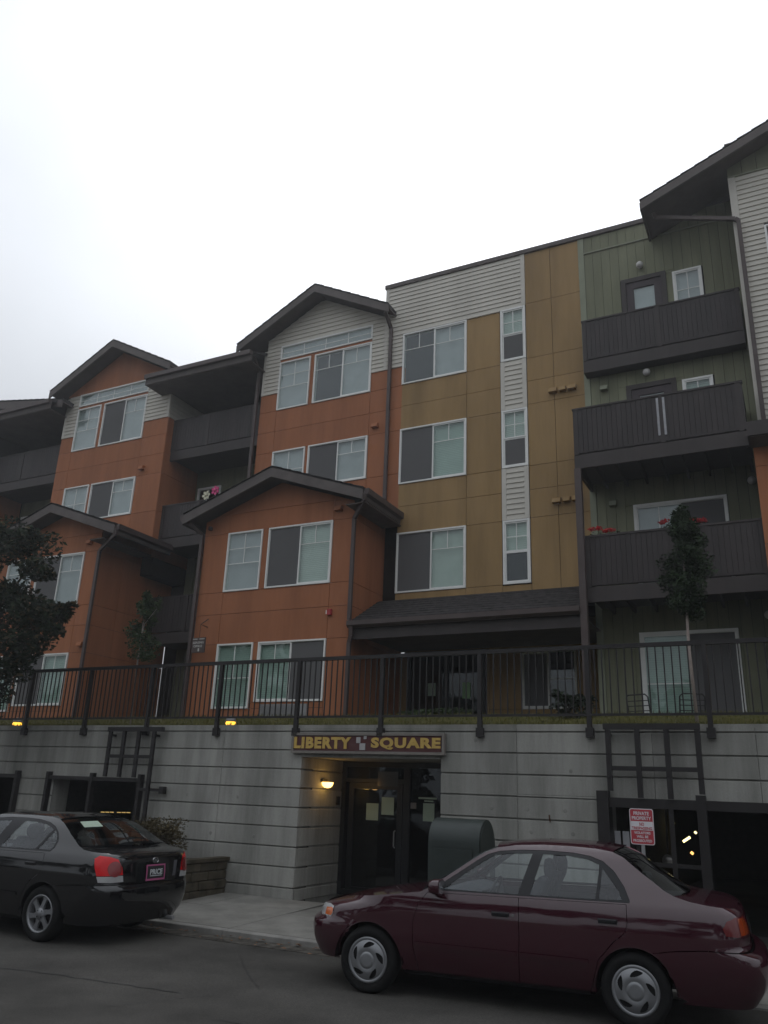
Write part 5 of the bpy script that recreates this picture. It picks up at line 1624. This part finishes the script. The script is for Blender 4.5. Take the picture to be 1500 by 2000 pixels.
    for y in (-.36, .36):
        o, hx = seat(sp['seat_x'], y, .36, .23)
        mb = MB(); N = 12
        mb.add([], [])
        prof = [(.0, -.10), (.075, -.085), (.115, -.03), (.12, .03), (.085, .085), (0, .10)]
        hd = MB().lathe(prof, 14)
        hd.v = [c.w((hx + p[0] * .45, y + p[1] * 1.15, 1.17 + p[2])) for p in hd.v]
        part('headrest', hd, CABIN, o, smooth=True)
    o, hx = seat(sp['seat_x'] + .80, 0, .42, .62, 'rear_seat')
    for y in (-.34, .34):
        hd = MB().lathe([(.0, -.06), (.09, -.05), (.12, .0), (.09, .05), (0, .06)], 14)
        hd.v = [c.w((hx + .02 + p[0] * .5, y + p[1], 1.10 + p[2])) for p in hd.v]
        part('headrest', hd, CABIN, o, smooth=True)
    part('parcel_shelf', MB().add([c.w(p) for p in ((sp['seat_x'] + 1.0, -.60, .965), (bx1 + .03, -.60, .975), (bx1 + .03, .60, .975), (sp['seat_x'] + 1.0, .60, .965))], [(0, 1, 2, 3)]), CABIN, root)
    ds = MB().prism([(sp['cowl'] + .02, .70), (sp['cowl'] + .02, .91), (sp['cowl'] + .22, .945), (sp['cowl'] + .42, .91), (sp['cowl'] + .45, .72)], lambda u, v, d: c.w((u, d, v)), -.68, .68)
    part('dashboard', ds, CABIN, root)
    sw = MB(); cx, cz = sp['cowl'] + .56, .90
    sw.tube([c.w((cx + .08 * math.sin(R(t)), -.36 + .18 * math.cos(R(t)), cz + .165 * math.sin(R(t)))) for t in range(0, 361, 20)], .014, 6)
    sw.tube([c.w((cx - .25, -.36, cz - .06)), c.w((cx, -.36, cz))], .025, 6)
    part('steering_wheel', sw, TRIM, root, smooth=True)
    # mirrors
    for sd in (-1, 1):
        mx_, mz = sp['mirror']
        y = c.W(mz)
        mb = MB(); N = 14
        for i, (sx, ry_, rz_) in enumerate(((-.075, .02, .015), (-.06, .075, .05), (-.02, .10, .066), (.045, .105, .07), (.05, .09, .058))):
            for k in range(N):
                t = 2 * math.pi * k / N
                q = lambda v: math.copysign(abs(v) ** .6, v)
                mb.v.append(c.w((mx_ + sx, sd * (y + .10 + ry_ * q(math.cos(t))), mz + rz_ * q(math.sin(t)))))
        for i in range(4):
            for k in range(N):
                mb.f.append([i * N + k, i * N + (k + 1) % N, (i + 1) * N + (k + 1) % N, (i + 1) * N + k]); mb.m.append(0)
        mb.f.append(list(range(N))[::-1]); mb.m.append(0)
        mb.f.append([4 * N + k for k in range(N)]); mb.m.append(1)
        o = part('door_mirror', mb, [sp['mirror_mat'], CHROME], root); auto_smooth(o, 50)
        part('mirror_arm', MB().bar(c.w((mx_ + .01, sd * (y - .03), mz - .05)), c.w((mx_ + .01, sd * (y + .06), mz - .03)), .05, .03), TRIM, o)
        part('sail_panel', c.skin(sp['sail'], (), sd, .001), TRIM, root, smooth=True, recalc=False)
    return c
def bump_f_poly(sp, ra, hz):
    zt, x_in, zl = sp['bumper_f']
    pts = sp['bf_front']
    a0 = sp['arch_end_f'] + 1.2
    return list(pts) + list(reversed(arc(0, hz, ra, 360 + sp['bf_low_ang'] if False else sp['bf_low_ang'], a0, 8)))
def bump_r_poly(sp, ra, hz):
    a0 = sp['arch_end_r'] - 1.2
    return list(arc(sp['wb'], hz, ra, sp['br_low_ang'], a0, 8)) + list(sp['br_rear'])

# ---- maroon sedan
red = thing('parked_sedan', 'maroon four-door sedan parked at the kerb in front of the entrance, silver five-slot hubcaps', 'car', (-3.0, 8.6, 0))
RP = car_paint('maroon_paint', (.037, .0045, .0115), 1)
arc_hz, ra_ = .292, .335
red_spec = dict(
    paint=RP, wb=2.465, hub_z=.292, arch_r=.335, tyre_r=.292, rim_r=.195, wheel='cap', track=.735, sill=.24,
    W=[(.15, .72), (.25, .775), (.42, .828), (.55, .845), (.72, .843), (.84, .832), (.93, .81), (1.05, .755), (1.20, .675), (1.30, .615), (1.36, .555), (1.40, .49)],
    front=[(.15, -.66), (.22, -.74), (.30, -.80), (.40, -.845), (.50, -.86), (.57, -.845), (.605, -.79), (.62, -.77), (.68, -.745), (.72, -.70), (.76, -.58), (.80, -.38), (.9, -.25)],
    rear=[(.15, 3.38), (.25, 3.46), (.36, 3.53), (.50, 3.57), (.58, 3.565), (.63, 3.525), (.66, 3.425), (.75, 3.425), (.86, 3.41), (.94, 3.385), (.97, 3.34), (1.05, 3.2)],
    plan=(3.4, 2.3, 9.0, 3.0), zone=(.30, 2.75),
    nose=[(-9, .625), (-9, .68), (-9, .705)],
    upper=[(-.60, .728), (-.50, .758), (-.35, .796), (-.15, .832), (.10, .865), (.35, .90), (.52, .925), (.60, .965), (.80, 1.10), (1.00, 1.235), (1.10, 1.295), (1.22, 1.345), (1.40, 1.375), (1.65, 1.39), (1.90, 1.392), (2.15, 1.383), (2.30, 1.365), (2.40, 1.325), (2.55, 1.215), (2.70, 1.115), (2.82, 1.045), (2.95, 1.012), (3.10, .992), (3.25, .978), (3.355, .962)],
    tail=[(9, .945), (9, .86), (9, .75), (9, .665), (3.05, .655), (2.80, .63)],
    rear_low=.30, arch_end_r=96 - 16 - 16, arch_end_f=180 - 96 + 16 + 16 + 10,
    bumper_f=(.61, -.3, .22), bumper_r=None,
    bf_front=[(-.22, .612), (-.45, .612), (-9, .608), (-9, .57), (-9, .50), (-9, .40), (-9, .30), (-9, .225), (-.50, .205), (-.32, .215)],
    bf_low_ang=193, br_low_ang=-12,
    br_rear=[(2.82, .622), (3.05, .647), (9, .655), (9, .63), (9, .58), (9, .50), (9, .36), (9, .25), (3.1, .225), (2.80, .222)],
    door_hole=[(.50, .245), (.455, .45), (.45, .66), (.50, .82), (.585, .925), (2.425, .955), (2.428, .80), (2.40, .72), (2.31, .655), (2.17, .50), (2.105, .30), (2.09, .245)],
    doors=[('front_door', [(.504, .249), (.460, .45), (.455, .66), (.505, .82), (.588, .921), (1.463, .936), (1.470, .60), (1.455, .249)]),
           ('rear_door', [(1.461, .249), (1.476, .60), (1.469, .936), (2.420, .951), (2.423, .80), (2.396, .724), (2.305, .66), (2.164, .502), (2.100, .30), (2.085, .249)])],
    handles={'front_door': (1.30, .79), 'rear_door': (2.26, .81)}, mould=(.455, .495), mould_end=2.08,
    dlo=[(.62, .945), (.85, 1.095), (1.04, 1.225), (1.14, 1.285), (1.25, 1.318), (1.45, 1.338), (1.70, 1.346), (1.95, 1.340), (2.10, 1.322), (2.22, 1.285), (2.32, 1.21), (2.41, 1.09), (2.455, .985), (2.45, .965)],
    panes=[[(.74, .962), (.93, 1.105), (1.10, 1.222), (1.20, 1.278), (1.32, 1.298), (1.565, 1.312), (1.455, .965)],
           [(1.565, .968), (1.665, 1.313), (1.90, 1.312), (2.08, 1.292), (2.185, 1.255), (2.185, 1.20), (2.155, .975)],
           [(2.185, .977), (2.215, 1.225), (2.29, 1.14), (2.36, 1.05), (2.385, .985)]],
    sail=[(.635, .947), (.735, .955), (.80, 1.005), (.80, 1.03)],
    crest_f=[(-.715, .705), (-.60, .728), (-.50, .758), (-.35, .796), (-.15, .832), (.10, .865), (.35, .90), (.54, .928)], cowl=.55, crown=(.022, .02),
    apillar=[(.54, .930), (.60, .965), (.80, 1.10), (1.00, 1.235), (1.10, 1.295), (1.22, 1.345)],
    roof=[(1.22, 1.345), (1.40, 1.375), (1.65, 1.39), (1.90, 1.392), (2.15, 1.383), (2.30, 1.365)],
    rear_screen=[(2.30, 1.365), (2.40, 1.325), (2.55, 1.215), (2.70, 1.115), (2.82, 1.045)],
    boot=[(2.82, 1.045), (2.95, 1.012), (3.10, .992), (3.25, .978), (3.355, .962), (3.39, .93)],
    seat_x=1.42, mirror=(.70, .985), mirror_mat=RP)
c = sedan(red, -4.02 - .765 * math.sin(R(5.5)) * 1.0, 7.85 + .765 * math.cos(R(5.5)) - .0, R(5.5), red_spec)
c.both('headlight', [(-.735, .690), (-.66, .712), (-.50, .728), (-.425, .718), (-.42, .66), (-.45, .622), (-.60, .616), (-.762, .616)], LENSCLR, off=.004)
c.both('turn_signal', [(-.535, .695), (-.45, .705), (-.428, .695), (-.43, .655), (-.45, .632), (-.54, .632)], LENSAMB, off=.008)
TL2 = mat('tail_lens_deep', (.11, .007, .008), .2, .05, 10, .4, coat=.4)
c.both('tail_lamp', [(3.20, .83), (3.235, .885), (3.30, .915), (100.55, .918), (100.50, .86), (100.50, .775), (3.30, .768), (3.22, .775)], TL2, off=.005)
c.both('turn_signal', [(3.315, .905), (3.355, .908), (3.385, .86), (3.40, .785), (3.335, .778)], mat('lens_orange_red', (.30, .045, .010), .18, .05, 10, .5, coat=.6), off=.009, label='orange strip of the tail lamp')
c.both('fuel_door', [(2.76, .76), (2.94, .765), (2.94, .90), (2.77, .895)], RP, off=.0025, sides=(-1,))
part('licence_plate', c.skin([(-.16, .71), (.16, .71), (.16, .86), (-.16, .86)], (), -1, .01, rearpoly=True), mat('plate', (.5, .5, .52), .5), red)
part('keyhole', MB().lathe([(0, 0), (.012, .0), (.014, .006)], 10, c.w((1.415, -c.W(.79) - .004, .79)), 'y'), CHROME, red)
gr = part('grille', c.skin([(-.20, .0), (.20, .0), (.20, .0)], (), -1) if False else MB().add([c.w(p) for p in ((-.715, -.22, .63), (-.715, .22, .63), (-.69, .22, .69), (-.69, -.22, .69))], [(0, 1, 2, 3)]), TRIM, red)

# ---- black sedan
blk = thing('parked_sedan', 'black four-door sedan at the left kerb, silver six-spoke wheel, pink plate frame', 'car', (-9.7, 8.6, 0))
BP = car_paint('black_paint', (.004, .004, .005), 1)
blk_spec = dict(
    paint=BP, wb=2.61, hub_z=.305, arch_r=.352, tyre_r=.305, rim_r=.205, wheel='alloy', track=.73, sill=.24,
    W=[(.15, .73), (.25, .77), (.42, .822), (.58, .84), (.74, .84), (.86, .83), (.96, .805), (1.06, .755), (1.20, .69), (1.30, .625), (1.36, .56), (1.40, .49)],
    front=[(.15, -.66), (.25, -.76), (.38, -.84), (.50, -.85), (.58, -.83), (.64, -.78), (.70, -.74), (.76, -.62), (.80, -.42), (.9, -.25)],
    rear=[(.15, 3.44), (.25, 3.50), (.36, 3.57), (.50, 3.605), (.60, 3.605), (.645, 3.59), (.67, 3.575), (.76, 3.575), (.86, 3.565), (.93, 3.555), (.985, 3.53), (1.02, 3.46), (1.1, 3.3)],
    plan=(3.4, 2.3, 7.5, 2.7), zone=(.30, 2.80),
    nose=[(-9, .65), (-9, .70), (-9, .73)],
    upper=[(-.60, .765), (-.40, .803), (-.15, .845), (.10, .885), (.35, .92), (.50, .945), (.62, 1.0), (.85, 1.15), (1.05, 1.265), (1.20, 1.33), (1.38, 1.362), (1.65, 1.378), (1.95, 1.382), (2.25, 1.372), (2.45, 1.345), (2.58, 1.305), (2.72, 1.235), (2.88, 1.145), (3.02, 1.07), (3.12, 1.035), (3.25, 1.02), (3.40, 1.008), (3.495, .995)],
    tail=[(9, .97), (9, .93), (9, .80), (9, .68), (3.3, .672), (2.98, .65)],
    rear_low=.30, arch_end_r=64, arch_end_f=126,
    bumper_f=(.63, -.3, .22), bumper_r=None,
    bf_front=[(-.24, .632), (-.45, .635), (-9, .635), (-9, .58), (-9, .50), (-9, .38), (-9, .25), (-9, .21), (-.50, .205), (-.34, .215)],
    bf_low_ang=193, br_low_ang=-12,
    br_rear=[(2.99, .642), (3.3, .664), (9, .672), (9, .645), (9, .60), (9, .50), (9, .36), (9, .25), (3.3, .225), (2.96, .222)],
    door_hole=[(.50, .245), (.455, .45), (.45, .66), (.50, .82), (.57, .945), (2.53, .968), (2.545, .83), (2.49, .72), (2.38, .645), (2.27, .49), (2.21, .30), (2.20, .245)],
    doors=[('front_door', [(.504, .249), (.460, .45), (.455, .66), (.505, .82), (.574, .941), (1.543, .952), (1.55, .60), (1.535, .249)]),
           ('rear_door', [(1.541, .249), (1.556, .60), (1.549, .952), (2.524, .964), (2.540, .83), (2.485, .724), (2.374, .65), (2.264, .492), (2.204, .30), (2.195, .249)])],
    handles={'front_door': (1.40, .82), 'rear_door': (2.34, .84)}, mould=(.47, .51), mould_end=2.18,
    dlo=[(.60, .965), (.85, 1.115), (1.05, 1.225), (1.18, 1.285), (1.35, 1.315), (1.60, 1.335), (1.90, 1.340), (2.15, 1.330), (2.34, 1.305), (2.48, 1.262), (2.59, 1.195), (2.645, 1.12), (2.645, 1.03), (2.60, .985)],
    panes=[[(.74, .985), (.95, 1.115), (1.13, 1.212), (1.25, 1.262), (1.40, 1.285), (1.66, 1.302), (1.54, .99)],
           [(1.70, .993), (1.90, 1.305), (2.13, 1.300), (2.31, 1.278), (2.47, 1.232), (2.32, 1.0)],
           [(2.365, 1.002), (2.51, 1.222), (2.58, 1.16), (2.612, 1.10), (2.61, 1.035), (2.58, 1.004)]],
    sail=[(.615, .967), (.735, .975), (.80, 1.025), (.80, 1.06)],
    crest_f=[(-.70, .73), (-.60, .765), (-.40, .803), (-.15, .845), (.10, .885), (.35, .92), (.50, .945)], cowl=.52, crown=(.055, .018),
    apillar=[(.50, .945), (.62, 1.0), (.85, 1.15), (1.05, 1.265), (1.20, 1.33)],
    roof=[(1.20, 1.33), (1.38, 1.362), (1.65, 1.378), (1.95, 1.382), (2.25, 1.372), (2.45, 1.345)],
    rear_screen=[(2.45, 1.345), (2.58, 1.305), (2.72, 1.235), (2.88, 1.145), (3.02, 1.07)],
    boot=[(3.02, 1.07), (3.12, 1.035), (3.25, 1.02), (3.40, 1.008), (3.495, .995), (3.53, .97)], lip=.016,
    seat_x=1.55, mirror=(.70, 1.01), mirror_mat=BP)
YB0 = 7.78 + .775
c = sedan(blk, -8.38 - 2.61, YB0, 0.0, blk_spec)
c.both('tail_lamp', [(3.33, .955), (3.37, .985), (100.66, .972), (100.58, .945), (100.53, .86), (100.515, .775), (3.50, .768), (3.40, .768), (3.365, .85)], LENSRED, off=.005)
c.both('reversing_lamp', [(3.40, .762), (3.50, .762), (100.515, .768), (100.50, .70), (3.50, .695), (3.42, .70)], LENSCLR, off=.006)
for sd in (-1, 1):
    part('tail_lamp_bowl', c.skin([(sd * (.62 + .085 * math.cos(t * math.pi / 8)), .84 + .085 * math.sin(t * math.pi / 8)) for t in range(16)], (), sd, .010, rearpoly=True), LENSRED2, blk, smooth=True, recalc=False)
lid = part('boot_panel', c.skin([(-.49, .69), (.49, .69), (.50, .80), (.55, .955), (-.55, .955), (-.50, .80)], (), -1, .006, rearpoly=True), BP, blk, smooth=True, recalc=False)
pl_ = part('licence_plate', c.skin([(-.155, .705), (.155, .705), (.155, .855), (-.155, .855)], (), -1, .016, rearpoly=True), mat('plate_dark', (.02, .02, .022), .5), blk, smooth=True, recalc=False)
PK = mat('pink_frame', (.42, .10, .22), .45, .05, 8)
part('plate_frame', c.skin([(-.17, .69), (.17, .69), (.17, .87), (-.17, .87)], [[(-.150, .712), (-.150, .853), (.150, .853), (.150, .712)]], -1, .022, rearpoly=True), PK, blk, smooth=True, recalc=False)
pf = lambda u, v, d: c.w((3.598 + d * .3, u, v))
put_text('PRICE', -.105, .115, .787, .062, pf, mat('plate_letter', (.52, .54, .55), .5), pl_, name='letter', bold=.03, ext=.004)
put_text('OF ANYWHERE', -.105, .10, .742, .016, pf, mat('plate_letter', (.52, .54, .55), .5), pl_, name='lettering', bold=.02, ext=.004, each=False) if False else part('small_print', MB().add([c.w(p) for p in ((3.598, -.105, .738), (3.598, .105, .738), (3.598, .105, .748), (3.598, -.105, .748))], [(0, 1, 2, 3)]), mat('plate_letter', (.52, .54, .55), .5), pl_)
em = MB()
ring = [(.052 * math.cos(2 * math.pi * k / 24), .032 * math.sin(2 * math.pi * k / 24)) for k in range(25)]
em.tube([c.w((3.572, u, .915 + v)) for u, v in ring], .0045, 6)
em.bar(c.w((3.572, -.026, .892)), c.w((3.572, -.012, .938)), .010).bar(c.w((3.572, .012, .892)), c.w((3.572, .026, .938)), .010).bar(c.w((3.572, -.018, .912)), c.w((3.572, .018, .919)), .009)
part('emblem', em, CHROME, blk)
part('badge', MB().add([c.w((3.566, y, z)) for y, z in ((-.56, .922), (-.42, .922), (-.42, .937), (-.56, .937))], [(0, 1, 2, 3)]), CHROME, blk)
part('lid_reflector', c.skin([(.33, .72), (.39, .72), (.43, .90), (.36, .90)], (), 1, .009, rearpoly=True), mat('lid_grey', (.10, .10, .11), .3), blk)
# paper on the rear window
def on_screen(u, v):
    sp = blk_spec; rwf = pchip(sp['rear_screen']); x0, x1 = sp['rear_screen'][0][0], sp['rear_screen'][-1][0]
    x = x0 + (x1 - x0) * u; z = rwf(x)
    return c.w((x + .085 * (1 - v * v) * (.8 + .6 * u) + .012, v * c.hw(x, z), z + .03 * (1 - v * v) * (1 - u * .7) + .014))
mb = MB()
for i in range(5):
    for j in range(5):
        mb.v.append(on_screen(.26 + .20 * i / 4, -.70 + .42 * j / 4))
for i in range(4):
    for j in range(4):
        a = i * 5 + j; mb.f.append([a, a + 1, a + 6, a + 5]); mb.m.append(0)
part('window_sticker', mb, PAPER, blk, smooth=True)
part('exhaust', MB().tube([c.w((3.2, .45, .22)), c.w((3.57, .45, .225))], .026, 10), GREYMETAL, blk)
